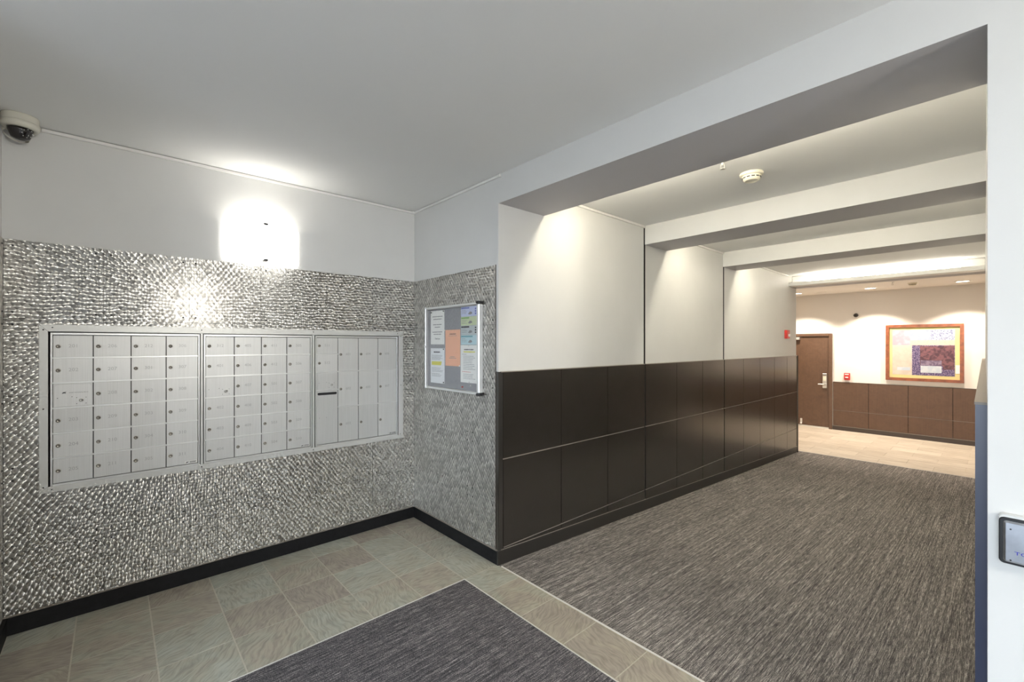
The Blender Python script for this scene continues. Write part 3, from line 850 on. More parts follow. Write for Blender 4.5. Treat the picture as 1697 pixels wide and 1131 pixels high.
def access_panel(parent, y0, y1, z0, z1, emblem):
    """carrier's access panel: raised rounded plate, small lock, rivets, printed strip"""
    d = box('access_panel', XD - 0.004, XD, y0 + 0.002, y1 - 0.002, z0 + 0.0035, z1 - 0.0035, MAILDOOR, parent, 0.0008)
    bm = bmesh.new()
    pts = []
    a0, a1, c0, c1, r = y0 + 0.008, y1 - 0.008, z0 + 0.008, z1 - 0.012, 0.012
    for cy, cz, s in ((a1 - r, c1 - r, 0), (a0 + r, c1 - r, 1)):
        for q in range(5):
            an = s * PI / 2 + q * PI / 8
            pts.append((cy + r * math.cos(an), cz + r * math.sin(an)))
    pts += [(a0, c0), (a1, c0)]
    add_prism(bm, pts, 'x', XD, XD + 0.0022)
    from_bm('plate', bm, MAILDOOR, d)
    stamp('lock', 'maillock2', lock_bm, [CHROME, DARK], (XD + 0.0022, y0 + 0.108, z0 + 0.036), d)
    for fy, fz in ((0.018, 0.052), (0.072, 0.056), (0.090, 0.050), (0.126, 0.050), (0.090, 0.018), (0.126, 0.018)):
        stamp('rivet', 'rivet', lambda b: add_lathe(b, [(0.002, 0), (0.0014, 0.001), (0, 0.0012)], (0, 0, 0), (1, 0, 0), 6, 0, False), DARK, (XD + 0.0022, y0 + fy, z0 + fz), d)
    if emblem:
        bm = bmesh.new()
        add_prism(bm, [(y0 + 0.034, z1 - 0.058), (y0 + 0.038, z1 - 0.050), (y0 + 0.052, z1 - 0.048), (y0 + 0.047, z1 - 0.053), (y0 + 0.050, z1 - 0.058), (y0 + 0.043, z1 - 0.055)], 'x', XD + 0.0022, XD + 0.0028)
        from_bm('emblem', bm, INKDARK, d)
        text_part('lettering', 'UNITED STATES POSTAL SERVICE', 0.0050, (XD + 0.0026, y0 + 0.060, z1 - 0.0555), 'x', INKDARK, d)

def maker_sticker(parent, y1, z0, white):
    st = box('sticker', XD, XD + 0.0006, y1 - 0.066, y1 - 0.006, z0 + 0.006, z0 + 0.022, PAPER if white else MAILDOOR, parent)
    bm = bmesh.new()
    add_prism(bm, [(y1 - 0.063, z0 + 0.009), (y1 - 0.058, z0 + 0.016), (y1 - 0.046, z0 + 0.018), (y1 - 0.050, z0 + 0.012), (y1 - 0.055, z0 + 0.011)], 'x', XD + 0.0006, XD + 0.0010)
    add_box(bm, XD + 0.0006, XD + 0.0010, y1 - 0.042, y1 - 0.009, z0 + 0.0145, z0 + 0.0175)
    add_box(bm, XD + 0.0006, XD + 0.0010, y1 - 0.042, y1 - 0.012, z0 + 0.0100, z0 + 0.0118)
    from_bm('sticker_print', bm, INKDARK, st)

ul = ['left mailbox cabinet with four columns of small doors, numbers 201 to 311',
      'middle mailbox cabinet with four columns of small doors and plain access panel',
      'right mailbox cabinet with tall doors and outgoing mail slot']
for u in range(3):
    C = COLS[u]
    cab = thing('mailbox_cabinet', (XM - 0.1, (C[0] + C[4]) / 2, 0.70), ul[u], 'mailbox', 'mailbox cabinets in the metal wall')
    # carcass: frame round the doors and body sunk into the wall
    bm = bmesh.new()
    ya, yb = C[0] - 0.010, C[4] + 0.010
    add_box(bm, XM - 0.32, XD - 0.006, ya, yb, 0.712, 1.514)
    from_bm('body', bm, DARK, cab)
    box('frame_rail', XD - 0.006, XD + 0.004, C[0], C[4], 1.5, 1.511, ALUBRIGHT, cab, 0.001)
    box('frame_rail', XD - 0.006, XD + 0.004, C[0], C[4], 0.710, 0.7205, ALUBRIGHT, cab, 0.001)
    box('frame_stile', XD - 0.006, XD + 0.005, ya + 0.002, C[0], 0.710, 1.511, ALUBRIGHT, cab, 0.001)
    box('frame_stile', XD - 0.006, XD + 0.005, C[4], yb - 0.002, 0.710, 1.511, ALUBRIGHT, cab, 0.001)
    if u < 2:
        nums = (NUM1, NUM2)[u]
        for z in ROW[1:-1]:
            box('divider', XD - 0.006, XD + 0.003, C[0], C[4], z - 0.0042, z + 0.0042, ALUBRIGHT, cab, 0.001)
        for c in range(4):
            for r in range(6):
                if nums[c][r] is None:
                    access_panel(cab, C[c], C[c + 1], ROW[r + 1], ROW[r], u == 0)
                else:
                    mail_door(cab, C[c], C[c + 1], ROW[r + 1], ROW[r], nums[c][r])
        maker_sticker(cab, C[4], ROW[6], u == 0)
    else:
        for z in (ROW[1], ROW[2], ROW[3]):
            box('divider', XD - 0.006, XD + 0.003, C[0], C[1], z - 0.0042, z + 0.0042, ALUBRIGHT, cab, 0.001)
        for z in (ROW[2], ROW[4]):
            box('divider', XD - 0.006, XD + 0.003, C[1], C[4], z - 0.0042, z + 0.0042, ALUBRIGHT, cab, 0.001)
        mail_door(cab, C[0], C[1], ROW[1], ROW[0], '511'); mail_door(cab, C[0], C[1], ROW[2], ROW[1], '512')
        access_panel(cab, C[0], C[1], ROW[3], ROW[2], False)
        d = box('outgoing_door', XD - 0.004, XD, C[0] + 0.002, C[1] - 0.002, ROW[6] + 0.0035, ROW[3] - 0.0035, MAILDOOR, cab, 0.0008)
        bm = bmesh.new()
        pts = []
        for cy, s in ((C[1] - 0.018, -1), (C[0] + 0.018, 1)):
            for q in range(7):
                an = s * PI / 2 + q * PI / 6
                pts.append((cy + 0.0095 * math.cos(an), 1.089 + 0.0095 * math.sin(an)))
        add_prism(bm, pts, 'x', XD - 0.001, XD + 0.0012)
        o = from_bm('mail_slot', bm, BLACK, d); o['label'] = 'black rounded outgoing mail slot'
        box('slot_hood', XD, XD + 0.005, C[0] + 0.012, C[1] - 0.012, 1.0985, 1.1025, ALUBRIGHT, d)
        for fy in (0.022, 0.072):
            stamp('rivet', 'rivet', None, DARK, (XD, C[0] + fy, 0.915), d)
        tn = [['601', '602', '603'], ['604', '605', None], ['606', '607', None]]
        for c in range(3):
            for r in range(3):
                mail_door(cab, C[c + 1], C[c + 2], ROW[2 * r + 2], ROW[2 * r], tn[c][r])
        maker_sticker(cab, C[4], ROW[6], False)

# surround of the mailbox bank
fr = thing('mailbox_surround', (XM, 0.742, 0.68), 'wide flat aluminium surround framing all three mailbox cabinets', 'frame')
F0, F1, H0, H1 = -0.286, 1.770, 0.680, 1.553
I0, I1, J0, J1 = -0.254, 1.728, 0.710, 1.517
XA, XB = XM, XM + 0.012
prism('rail', [(F0, H1), (F1, H1), (I1, J1), (I0, J1)], 'x', XA, XB, ALU, fr)
prism('rail', [(F0, H0), (I0, J0), (I1, J0), (F1, H0)], 'x', XA, XB, ALU, fr)
prism('stile', [(F0, H0 + 0.001), (F0, H1 - 0.001), (I0, J1 - 0.001), (I0, J0 + 0.001)], 'x', XA, XB, ALU, fr)
prism('stile', [(F1, H0 + 0.001), (I1, J0 + 0.001), (I1, J1 - 0.001), (F1, H1 - 0.001)], 'x', XA, XB, ALU, fr)
for a, b_ in ((0.396, 0.409), (1.055, 1.070)):
    box('mullion', XA - 0.01, XB, a, b_, J0, J1, ALU, fr, 0.001)
for (sy, sz) in [(-0.238, 1.538), (-0.271, 1.525), (-0.271, 1.115), (-0.271, 0.71), (-0.24, 0.694), (0.402, 1.537), (1.062, 1.537), (0.402, 0.694), (1.062, 0.694), (1.72, 1.537), (1.75, 1.515), (1.75, 1.115), (1.745, 0.715)]:
    stamp('screw', 'fscrew', lambda b: add_lathe(b, [(0.0038, 0), (0.003, 0.0012), (0, 0.0016)], (0, 0, 0), (1, 0, 0), 8, 0, False), DARK, (XB, sy, sz), fr)

# ================================================================== WALL SCONCES
def sconce(at, d, label, opal=SHADEGLASS, front=0):
    """curved opal shade on a wall; d=+1 opens towards +X, -1 towards -X"""
    x0, yc, zc = at
    W, Hh, B = 0.23, 0.117, 0.092
    t = thing('wall_sconce', (x0, yc, zc - Hh), label, 'lamp', 'opal wall sconces')
    bm = bmesh.new()
    R = (W * W + B * B) / (2 * B); th = math.asin(W / R); n = 18
    vin, vout = [], []
    for i in range(n + 1):
        a = -th + 2 * th * i / n
        y = R * math.sin(a); x = R * math.cos(a) - (R - B)
        for lst, k in ((vin, 0.0), (vout, 0.006)):
            for z in (-Hh, Hh):
                lst.append(bm.verts.new((x0 + d * (0.012 + x + k), yc + y, zc + z)))
    for i in range(n):
        for lst in (vin, vout):
            bm.faces.new((lst[2 * i], lst[2 * i + 2], lst[2 * i + 3], lst[2 * i + 1]))
        bm.faces.new((vin[2 * i], vout[2 * i], vout[2 * i + 2], vin[2 * i + 2]))
        bm.faces.new((vin[2 * i + 1], vin[2 * i + 3], vout[2 * i + 3], vout[2 * i + 1]))
    bm.faces.new(vin[0:2] + vout[0:2][::-1]); bm.faces.new(vin[-2:] + vout[-2:][::-1])
    from_bm('shade', bm, opal, t, smooth=True)
    xa, xb = sorted((x0, x0 + d * 0.012))
    box('back_plate', xa, xb, yc - W + 0.02, yc + W - 0.02, zc - Hh + 0.02, zc + Hh - 0.012, RACE, t, 0.003)
    for s in (-1, 1):
        xa, xb = sorted((x0 + d * (B - 0.012), x0 + d * (B + 0.024)))
        za, zb = sorted((zc + s * (Hh - 0.006), zc + s * (Hh + 0.006)))
        box('clip', xa, xb, yc - 0.012, yc + 0.012, za, zb, DARK, t, 0.001)
        xa, xb = sorted((x0 + d * 0.010, x0 + d * B))
        za, zb = sorted((zc + s * (Hh - 0.004), zc + s * (Hh + 0.001)))
        box('bracket', xa, xb, yc - 0.006, yc + 0.006, za, zb, ALU, t)
        ld = bpy.data.lights.new('sconce_bulb', 'AREA'); ld.shape = 'RECTANGLE'; ld.size = 0.30; ld.size_y = 0.04
        ld.energy = SCONCE_WATT * (1.0 if s > 0 else 0.3); ld.color = (1.0, 0.96, 0.88)
        lo = bpy.data.objects.new('sconce_bulb', ld)
        p = Vector((x0 + d * 0.065, yc, zc + s * (Hh - 0.03)))
        place(lo, p, t)
        lo.rotation_euler = (PI if s > 0 else 0, 0, PI / 2)
    if front:
        ld = bpy.data.lights.new('sconce_glow', 'AREA'); ld.shape = 'RECTANGLE'; ld.size = 0.20; ld.size_y = 0.36
        ld.energy = front; ld.color = (1.0, 0.96, 0.88)
        lo = bpy.data.objects.new('sconce_glow', ld)
        place(lo, (x0 + d * (B + 0.03), yc, zc), t)
        lo.rotation_euler = (0, d * -PI / 2, 0)

# (front: watts thrown forward by the shade)
sconce((XM - 0.004, 0.735, 2.116), 1, 'glowing white curved glass sconce above the mailboxes')
sconce((2.4, 0.98, 2.08), -1, 'matching curved glass sconce on the side wall opposite the mailboxes', SHADEBRIGHT, OPPOSITE_WATT)

# ================================================================== CORRIDOR STRIP LIGHTS
def strip_light(y, zb, ztop, d, xs, glow, label, lip=True):
    """channel on a beam face at y, facing d (+1 = +Y), with lip hiding the tubes from below"""
    t = thing('strip_light', ((xs[0] + xs[-1]) / 2, y, zb), label, 'lamp', 'fluorescent strip lights on the beams')
    x0, x1 = XC + 0.005, xr(y) - 0.004
    def yb(a, b): return sorted((y + d * a, y + d * b))
    a, b_ = yb(0.0, 0.012); box('back_channel', x0, x1, a, b_, zb, ztop - 0.01, RACE, t)
    if not lip:
        for i in range(len(xs) - 1):
            lathe('tube', [(0.013, 0), (0.013, xs[i + 1] - xs[i] - 0.03)], (xs[i] + 0.015, y + d * 0.05, zb + 0.05), (1, 0, 0), glow, t, 12)
        for xx in xs:
            a, b_ = yb(0.012, 0.062); box('lamp_holder', xx - 0.012, xx + 0.012, a, b_, zb + 0.03, zb + 0.07, RACE, t)
        return
    a, b_ = yb(0.012, 0.18); box('tray', x0, x1, a, b_, zb, zb + 0.006, RACE, t)
    a, b_ = yb(0.18, 0.19); box('lip', x0, x1, a, b_, zb, zb + 0.055, RACE, t, 0.002)
    for i in range(len(xs) - 1):
        lathe('tube', [(0.013, 0), (0.013, xs[i + 1] - xs[i] - 0.03)], (xs[i] + 0.015, y + d * 0.09, zb + 0.078), (1, 0, 0), glow, t, 12)
    for i, xx in enumerate(xs):
        a, b_ = yb(0.078, 0.102); box('lamp_holder', xx - 0.012, xx + 0.012, a, b_, zb + 0.006, zb + 0.095, RACE, t)
strip_light(7.92, 2.345, 2.515, -1, [-2.02, -1.19, -0.34], COVETUBE, 'open fluorescent strip with two tubes along the last corridor beam')
strip_light(2.31, 2.420, 2.545, 1, [-2.05, -1.13, -0.22], TUBE, 'fluorescent strip hidden behind the beam over the corridor opening', False)
strip_light(4.05, 2.415, 2.536, 1, [-2.05, -1.13, -0.22], TUBE, 'fluorescent strip hidden behind the beam past the smoke detector', False)
strip_light(5.75, 2.410, 2.515, 1, [-2.05, -1.13, -0.24], TUBE, 'fluorescent strip hidden behind the second corridor beam', False)

# ================================================================== DOWNLIGHTS OF THE FAR LOBBY
def downlight(x, y, z, label, lit=True):
    t = thing('downlight', (x, y, z), label, 'lamp', 'round downlights in the far lobby')
    bm = bmesh.new(); add_lathe(bm, [(0.082, 0.0), (0.095, 0.0), (0.095, 0.006), (0.082, 0.008), (0.080, 0.001)], (x, y, z), (0, 0, -1), 28, 0, False)
    from_bm('trim_ring', bm, RACE, t)
    lathe('lens', [(0.080, 0.0), (0.080, 0.003)], (x, y, z), (0, 0, -1), LENS, t, 28)
    ld = bpy.data.lights.new('downlight_beam', 'SPOT'); ld.energy = DOWN_WATT; ld.color = (1.0, 0.87, 0.73)
    ld.spot_size = math.radians(112); ld.spot_blend = 0.35; ld.shadow_soft_size = 0.06
    lo = bpy.data.objects.new('downlight_beam', ld); place(lo, (x, y, z - 0.02), t)
downlight(-2.80, 10.30, 2.482, 'round downlight partly hidden by the end of the corridor wall')
downlight(-1.636, 10.32, 2.482, 'round downlight above the dome camera on the far wall')
downlight(-0.449, 10.32, 2.482, 'round downlight above the right edge of the framed picture')
t = lathe('ceiling_cover', [(0.09, 0), (0.09, 0.004), (0.07, 0.008), (0, 0.008)], (-2.42, 10.43, 2.482), (0, 0, -1), CREAM, None, 20); tag(t, 'flat round cream cover on the lobby ceiling between downlights', 'cover')  # plain round cover with no lamp in it

# ================================================================== DETECTORS, SPRINKLERS, CAMERAS, ALARMS
def detector(x, y, z, s, label, slots=True):
    t = thing('smoke_detector', (x, y, z), label, 'detector', 'ceiling smoke detectors')
    lathe('base', [(0.068 * s, 0), (0.068 * s, 0.012 * s), (0.060 * s, 0.018 * s)], (x, y, z), (0, 0, -1), IVORY, t, 32)
    lathe('chamber', [(0.056 * s, 0.018 * s), (0.052 * s, 0.030 * s), (0.048 * s, 0.042 * s), (0.040 * s, 0.050 * s), (0.036 * s, 0.050 * s), (0.034 * s, 0.047 * s), (0, 0.047 * s)], (x, y, z), (0, 0, -1), IVORY, t, 32)
    for k in range(12):
        a = 2 * PI * k / 12
        bm = bmesh.new(); add_box(bm, -0.0012, 0.0012, -0.0095 * s, 0.0095 * s, -0.003 * s, 0.003 * s)
        bmesh.ops.transform(bm, matrix=Matrix.Translation((x + 0.0522 * s * math.cos(a), y + 0.0522 * s * math.sin(a), z - 0.031 * s)) @ Matrix.Rotation(a, 4, 'Z'), verts=bm.verts)
        from_bm('vent_slot', bm, DARK, t)
detector(-1.08, 3.035, 2.545, 1.0, 'ivory smoke detector on the ceiling of the first corridor bay')
detector(-1.025, 9.976, 2.482, 0.9, 'small smoke detector on the far lobby ceiling')
def sprinkler(x, y, z, label):
    t = thing('sprinkler', (x, y, z), label, 'sprinkler', 'ceiling sprinklers')
    lathe('escutcheon', [(0.028, 0), (0.026, 0.004), (0.012, 0.008)], (x, y, z), (0, 0, -1), CHROME, t, 20)
    bm = bmesh.new(); add_lathe(bm, [(0.008, 0.004), (0.008, 0.024)], (x, y, z), (0, 0, -1), 10)
    add_box(bm, x - 0.012, x - 0.009, y - 0.002, y + 0.002, z - 0.048, z - 0.022); add_box(bm, x + 0.009, x + 0.012, y - 0.002, y + 0.002, z - 0.048, z - 0.022)
    add_box(bm, x - 0.012, x + 0.012, y - 0.003, y + 0.003, z - 0.026, z - 0.022)
    from_bm('body', bm, CHROME, t)
    lathe('deflector', [(0.016, 0.048), (0.016, 0.051)], (x, y, z), (0, 0, -1), CHROME, t, 14)
sprinkler(-1.122, 2.70, 2.545, 'chrome sprinkler head near the smoke detector in the corridor')
sprinkler(-1.231, 9.585, 2.482, 'sprinkler head on the far lobby ceiling')

# dome camera in the corner of the entrance ceiling
cx, cyy = -3.222, -0.341
t = thing('dome_camera', (cx, cyy, ZC), 'beige dome security camera in the ceiling corner above the mailboxes', 'camera')
lathe('housing', [(0.0, 0.0), (0.0640, 0.0), (0.0656, 0.006), (0.0656, 0.030), (0.0672, 0.032)], (cx, cyy, ZC), (0, 0, -1), CAMWHITE, t, 40)
lathe('ring', [(0.0681, 0.0335), (0.0681, 0.050), (0.0623, 0.060), (0.0492, 0.064), (0.0459, 0.060)], (cx, cyy, ZC), (0, 0, -1), CAMWHITE, t, 40)
lathe('dome', [(0.0459, 0.060), (0.0443, 0.074), (0.0377, 0.092), (0.032, 0.106), (0.016, 0.113), (0, 0.115)], (cx, cyy, ZC), (0, 0, -1), DOME, t, 32)
rd = Vector((0.72, 0.52, -0.5)).normalized()
bm = bmesh.new(); add_lathe(bm, [(0.050, -0.002), (0.0443, 0.006), (0.0410, 0.010)], Vector((cx, cyy, ZC - 0.066)) + Vector((-0.028, -0.020, -0.020)), (-0.72, -0.52, -0.75), 28, 0, False)
from_bm('eyelid', bm, CAMWHITE, t)
for k in range(8):
    a = 2 * PI * k / 8
    u = rd.orthogonal().normalized(); w = rd.cross(u)
    c = Vector((cx, cyy, ZC - 0.062)) + rd * 0.052 + (u * math.cos(a) + w * math.sin(a)) * 0.020
    lathe('infrared_lamp', [(0.0025, 0), (0.0018, 0.003), (0, 0.0035)], c, rd, ALUBRIGHT, t, 6)
# small camera on the far wall
t = thing('wall_camera', (-1.948, YF, 2.02), 'small white dome camera on the far wall left of the picture', 'camera')
lathe('base', [(0.055, 0), (0.055, 0.02), (0.045, 0.035), (0.042, 0.035)], (-1.948, YF + 0.012, 2.02), (0, -1, 0), RACE, t, 24)
lathe('dome', [(0.042, 0.033), (0.036, 0.055), (0.022, 0.068), (0, 0.073)], (-1.948, YF + 0.012, 2.02), (0, -1, 0), DOME, t, 24)
# red fire call point on the far wall
t = thing('fire_alarm', (-2.093, YF, 0.72), 'red fire alarm call point beside the brown door', 'fire alarm')
box('body', -2.14, -2.046, YF - 0.032, YF + 0.012, 0.735, 0.875, RED, t, 0.005)
box('pull_handle', -2.118, -2.068, YF - 0.042, YF - 0.032, 0.775, 0.800, RACE, t, 0.002)
box('label_strip', -2.125, -2.061, YF - 0.034, YF - 0.032, 0.838, 0.858, RACE, t)
# red strobe on the corridor wall
t = thing('fire_strobe', (XC, 7.61, 1.53), 'red fire strobe on the corridor wall near its end', 'fire alarm')
box('body', XC, XC + 0.040, 7.55, 7.67, 1.535, 1.665, RED, t, 0.005)
box('lens', XC + 0.040, XC + 0.065, 7.585, 7.635, 1.565, 1.605, RACE, t, 0.006)

# cable raceways along the ceiling edges
t = thing('cable_raceway', (XW, 0.8, ZC), 'thin white cable raceway under the entrance ceiling from camera to opening', 'raceway')
box('channel', XW, XW + 0.014, -0.278, YR - 0.012, ZC - 0.020, ZC - 0.003, RACE, t, 0.002)
box('channel', XW + 0.014, XC + 0.012, YR - 0.010, YR + 0.004, ZC - 0.020, ZC - 0.003, RACE, t, 0.002)
box('end_cap', XC + 0.012, XC + 0.026, YR - 0.012, YR, ZC - 0.022, ZC - 0.002, RACE, t, 0.001)
box('elbow', XW, XW + 0.026, YR - 0.026, YR + 0.004, ZC - 0.022, ZC - 0.002, RACE, t, 0.002)
rl = ['in the first corridor bay', 'in the second corridor bay', 'in the third corridor bay']
for (a, b_, z), l in zip(BAY, rl):
    o = box('cable_raceway', XC, XC + 0.014, a + 0.2, min(b_, 7.70) - 0.004, z - 0.022, z - 0.002, RACE, None, 0.002); tag(o, 'thin white raceway where wall meets ceiling ' + l, 'raceway')

# ================================================================== NOTICE BOARD AND NOTICES
BX0, BX1, BZ0, BZ1 = -3.098, -2.382, 1.100, 1.742
t = thing('notice_board', (-2.74, YR, BZ0), 'grey felt notice board in aluminium frame with clear cover', 'notice board')
box('backing', BX0 + 0.012, BX1 - 0.012, YR - 0.010, YR, BZ0 + 0.01, BZ1 - 0.01, FELT, t)
def rail(name, pts, axis, a0, a1): return prism(name, pts, axis, a0, a1, ALUBRIGHT, t, 0.003)
box('frame_rail', BX0 + 0.016, BX1 - 0.03, YR - 0.034, YR, BZ1 - 0.020, BZ1, ALUBRIGHT, t, 0.005)
box('frame_rail', BX0 + 0.016, BX1 - 0.03, YR - 0.034, YR, BZ0, BZ0 + 0.020, ALUBRIGHT, t, 0.005)
box('frame_stile', BX0, BX0 + 0.016, YR - 0.034, YR, BZ0 + 0.008, BZ1 - 0.008, ALUBRIGHT, t, 0.004)
box('frame_stile', BX1 - 0.030, BX1, YR - 0.040, YR, BZ0 + 0.014, BZ1 - 0.014, ALUBRIGHT, t, 0.006)
for za, zb in ((BZ0 - 0.004, BZ0 + 0.014), (BZ1 - 0.014, BZ1 + 0.004)):
    box('corner_cap', BX1 - 0.034, BX1 + 0.004, YR - 0.044, YR, za, zb, DARK, t, 0.005)
    box('corner_cap', BX0 - 0.002, BX0 + 0.016, YR - 0.036, YR, max(za, BZ0 - 0.002), min(zb, BZ1 + 0.002), ALU, t, 0.004)
box('cover_pane', BX0 + 0.016, BX1 - 0.030, YR - 0.026, YR - 0.023, BZ0 + 0.020, BZ1 - 0.020, GLASS, t)
lathe('cover_lock', [(0.011, 0), (0.011, 0.006), (0.006, 0.008)], (BX0 + 0.008, YR - 0.034, 1.43), (0, -1, 0), ALUBRIGHT, t, 14)

YP = YR - 0.0112
def sheet(name, x0, x1, z0, z1, mat, label, cat='notice'):
    o = thing(name, ((x0 + x1) / 2, YP, z0), label, cat, 'papers on the notice board')
    box('paper', x0, x1, YP, YP + 0.0011, z0, z1, mat, o)
    return o
def ink(o, rects, mat, name='print'):
    bm = bmesh.new()
    for (x0, x1, z0, z1) in rects: add_box(bm, x0, x1, YP - 0.0005, YP, z0, z1)
    return from_bm(name, bm, mat, o)
def lines(x0, x1, ztop, n, pitch, th, rag=0.25, seed=1, words=True):
    rnd = random.Random(seed); out = []
    for i in range(n):
        x = x0; xe = x1 - rnd.random() * rag * (x1 - x0)
        z = ztop - i * pitch
        while x < xe:
            w = min(xe - x, 0.006 + rnd.random() * 0.016)
            out.append((x, x + w, z - th, z)); x += w + 0.0035
    return out
def pins(o, pts, mat=DARK):
    for (x, z) in pts:
        lathe('push_pin', [(0.005, 0), (0.005, 0.004), (0.003, 0.006)], (x, YP, z), (0, -1, 0), mat, o, 8)
# white handwritten notice, upper left
o = sheet('paper_notice', -3.040, -2.848, 1.449, 1.711, PAPER, 'white notice with spaced grey lines ending Thank you, upper left')
L1 = []
for i, (zz, a, b_) in enumerate(((1.668, -3.015, -2.870), (1.648, -3.000, -2.885), (1.606, -3.005, -2.885), (1.586, -2.980, -2.905), (1.548, -3.015, -2.875), (1.531, -3.000, -2.890))):
    L1 += lines(a, b_, zz, 1, 0.02, 0.0065, 0.0, 10 + i)
ink(o, L1, INK)
text_part('lettering', 'Thank you', 0.017, (-2.944, YP - 0.0006, 1.488), 'y', INK, o, 'CENTER')
pins(o, [(-3.030, 1.700), (-2.858, 1.703)])
# lower left with yellow bar
o = sheet('paper_notice', -3.042, -2.846, 1.148, 1.419, PAPERCOOL, 'white typed notice with a yellow highlighted bar, lower left')
ink(o, lines(-2.995, -2.905, 1.394, 1, 0.02, 0.010, 0.0, 3), INKDARK, 'title')
ink(o, lines(-3.025, -2.862, 1.366, 5, 0.0085, 0.0028, 0.3, 4) + lines(-3.025, -2.862, 1.268, 4, 0.0095, 0.0028, 0.3, 5) + lines(-3.025, -2.862, 1.222, 3, 0.0095, 0.0028, 0.4, 6), INK)
bm = bmesh.new(); add_prism(bm, [(-3.026, 1.288), (-2.893, 1.288), (-2.882, 1.318), (-3.026, 1.316)], 'y', YP - 0.0004, YP)
from_bm('highlight', bm, YELLOWINK, o)
pins(o, [(-2.856, 1.412), (-2.856, 1.158)])
# salmon sheet in the middle
o = sheet('paper_notice', -2.832, -2.640, 1.288, 1.558, ORANGE, 'salmon orange notice hanging in the middle of the board')
ink(o, lines(-2.775, -2.695, 1.529, 1, 0.02, 0.006, 0.0, 7), INKDARK, 'title')
ink(o, lines(-2.785, -2.685, 1.514, 1, 0.02, 0.0025, 0.0, 8) + lines(-2.765, -2.705, 1.358, 1, 0.02, 0.004, 0.0, 9) + lines(-2.780, -2.690, 1.348, 1, 0.02, 0.0035, 0.0, 12), INK)
pins(o, [(-2.838, 1.555), (-2.646, 1.292)], RACE)
# four colour cards, upper right
for k, (za, zb, pale, band, word) in enumerate(((1.648, 1.718, BLUEPALE, BLUEBAND, 'pale blue card with dark blue heading, top right of the board'),
        (1.584, 1.647, GREENPALE, GREENBAND, 'pale green card with green heading below the blue card'),
        (1.516, 1.583, GREYPALE, INKDARK, 'grey card with black heading and black squares'),
        (1.447, 1.515, TEALPALE, TEALBAND, 'pale teal card with teal heading, lowest of the four cards'))):
    o = sheet('colour_card', -2.630, -2.436, za, zb, pale, word, 'card')
    ink(o, [(-2.626, -2.53 if k < 3 else -2.49, zb - 0.015, zb - 0.004)], band, 'heading')
    ink(o, lines(-2.620, -2.555, zb - 0.024, 3, 0.011, 0.003, 0.3, 20 + k), INK)
    bm = bmesh.new()
    add_prism(bm, [(-2.545, za + 0.016), (-2.520, za + 0.012), (-2.495, za + 0.018), (-2.500, za + 0.030), (-2.522, za + 0.034)], 'y', YP - 0.0005, YP)
    from_bm('picture', bm, INK, o)
    if k in (0, 2):
        ink(o, [(-2.463, -2.447, za + 0.012 + 0.017 * j, za + 0.023 + 0.017 * j) for j in range(3)], BLUEBAND if k == 0 else INKDARK, 'icons')
# lower right typed sheet
o = sheet('paper_notice', -2.634, -2.437, 1.176, 1.444, PAPER, 'white typed notice with bold title underlined yellow, lower right')
ink(o, lines(-2.590, -2.480, 1.416, 1, 0.02, 0.008, 0.0, 31), INKDARK, 'title')
ink(o, [(-2.598, -2.462, 1.392, 1.400)], YELLOWINK, 'highlight')
ink(o, lines(-2.615, -2.560, 1.380, 1, 0.01, 0.003, 0.2, 32) + lines(-2.600, -2.455, 1.366, 9, 0.0115, 0.003, 0.3, 33) + lines(-2.600, -2.455, 1.238, 4, 0.0105, 0.003, 0.35, 35), INK)
ink(o, lines(-2.615, -2.500, 1.254, 1, 0.01, 0.003, 0.2, 34), RED, 'red_line')
pins(o, [(-2.535, 1.438), (-2.530, 1.180)], RACE)
for x, z, m, l in ((-2.609, 1.142, RED, 'red push pin at the bottom of the notice board'), (-2.502, 1.158, RACE, 'clear push pin below the lower right notice')):
    o = lathe('push_pin', [(0.006, 0), (0.004, 0.004), (0.006, 0.009), (0, 0.010)], (x, YR - 0.010, z), (0, -1, 0), m, None, 10); tag(o, l, 'push pin')

# ================================================================== PUSH PLATE ON THE RIGHT WALL
t = thing('push_plate', (0.057, YR, 0.83), 'brushed steel push plate with blue letters in black rounded bezel', 'push plate')
def rrect(x0, x1, z0, z1, r, n=6):
    pts = []
    for cx_, cz_, s in ((x1 - r, z1 - r, 0), (x0 + r, z1 - r, 1), (x0 + r, z0 + r, 2), (x1 - r, z0 + r, 3)):
        for q in range(n + 1):
            a = s * PI / 2 + q * PI / 2 / n
            pts.append((cx_ + r * math.cos(a), cz_ + r * math.sin(a)))
    return pts
def rpanel(name, x0, x1, z0, z1, r, y0, y1, mat, ins=0.0):
    bm = bmesh.new()
    A = rrect(x0, x1, z0, z1, r); B = rrect(x0 + ins, x1 - ins, z0 + ins, z1 - ins, max(r - ins, 0.001))
    va = [bm.verts.new((p[0], y0, p[1])) for p in A]
    vm = [bm.verts.new((p[0], y1 + ins * 0.8, p[1])) for p in A]
    vb = [bm.verts.new((p[0], y1, p[1])) for p in B]
    n = len(A)
    for P_, Q in ((va, vm), (vm, vb)):
        for i in range(n): bm.faces.new((P_[i], P_[(i + 1) % n], Q[(i + 1) % n], Q[i]))
    bm.faces.new(vb); bm.faces.new(va[::-1])
    return from_bm(name, bm, mat, t)
PX0, PX1, PZ0, PZ1 = -0.010, 0.128, 0.835, 0.973
rpanel('back_box', PX0, PX1, PZ0, PZ1, 0.012, YR, YR - 0.020, ALU, 0.002)
rpanel('bezel', PX0 + 0.001, PX1 - 0.001, PZ0 + 0.001, PZ1 - 0.008, 0.011, YR - 0.020, YR - 0.024, BLACK, 0.002)
PLATE = plain('brushed_plate', (0.42, 0.44, 0.48), 0.32, metal=1.0, noise=0.12, nscale=25)
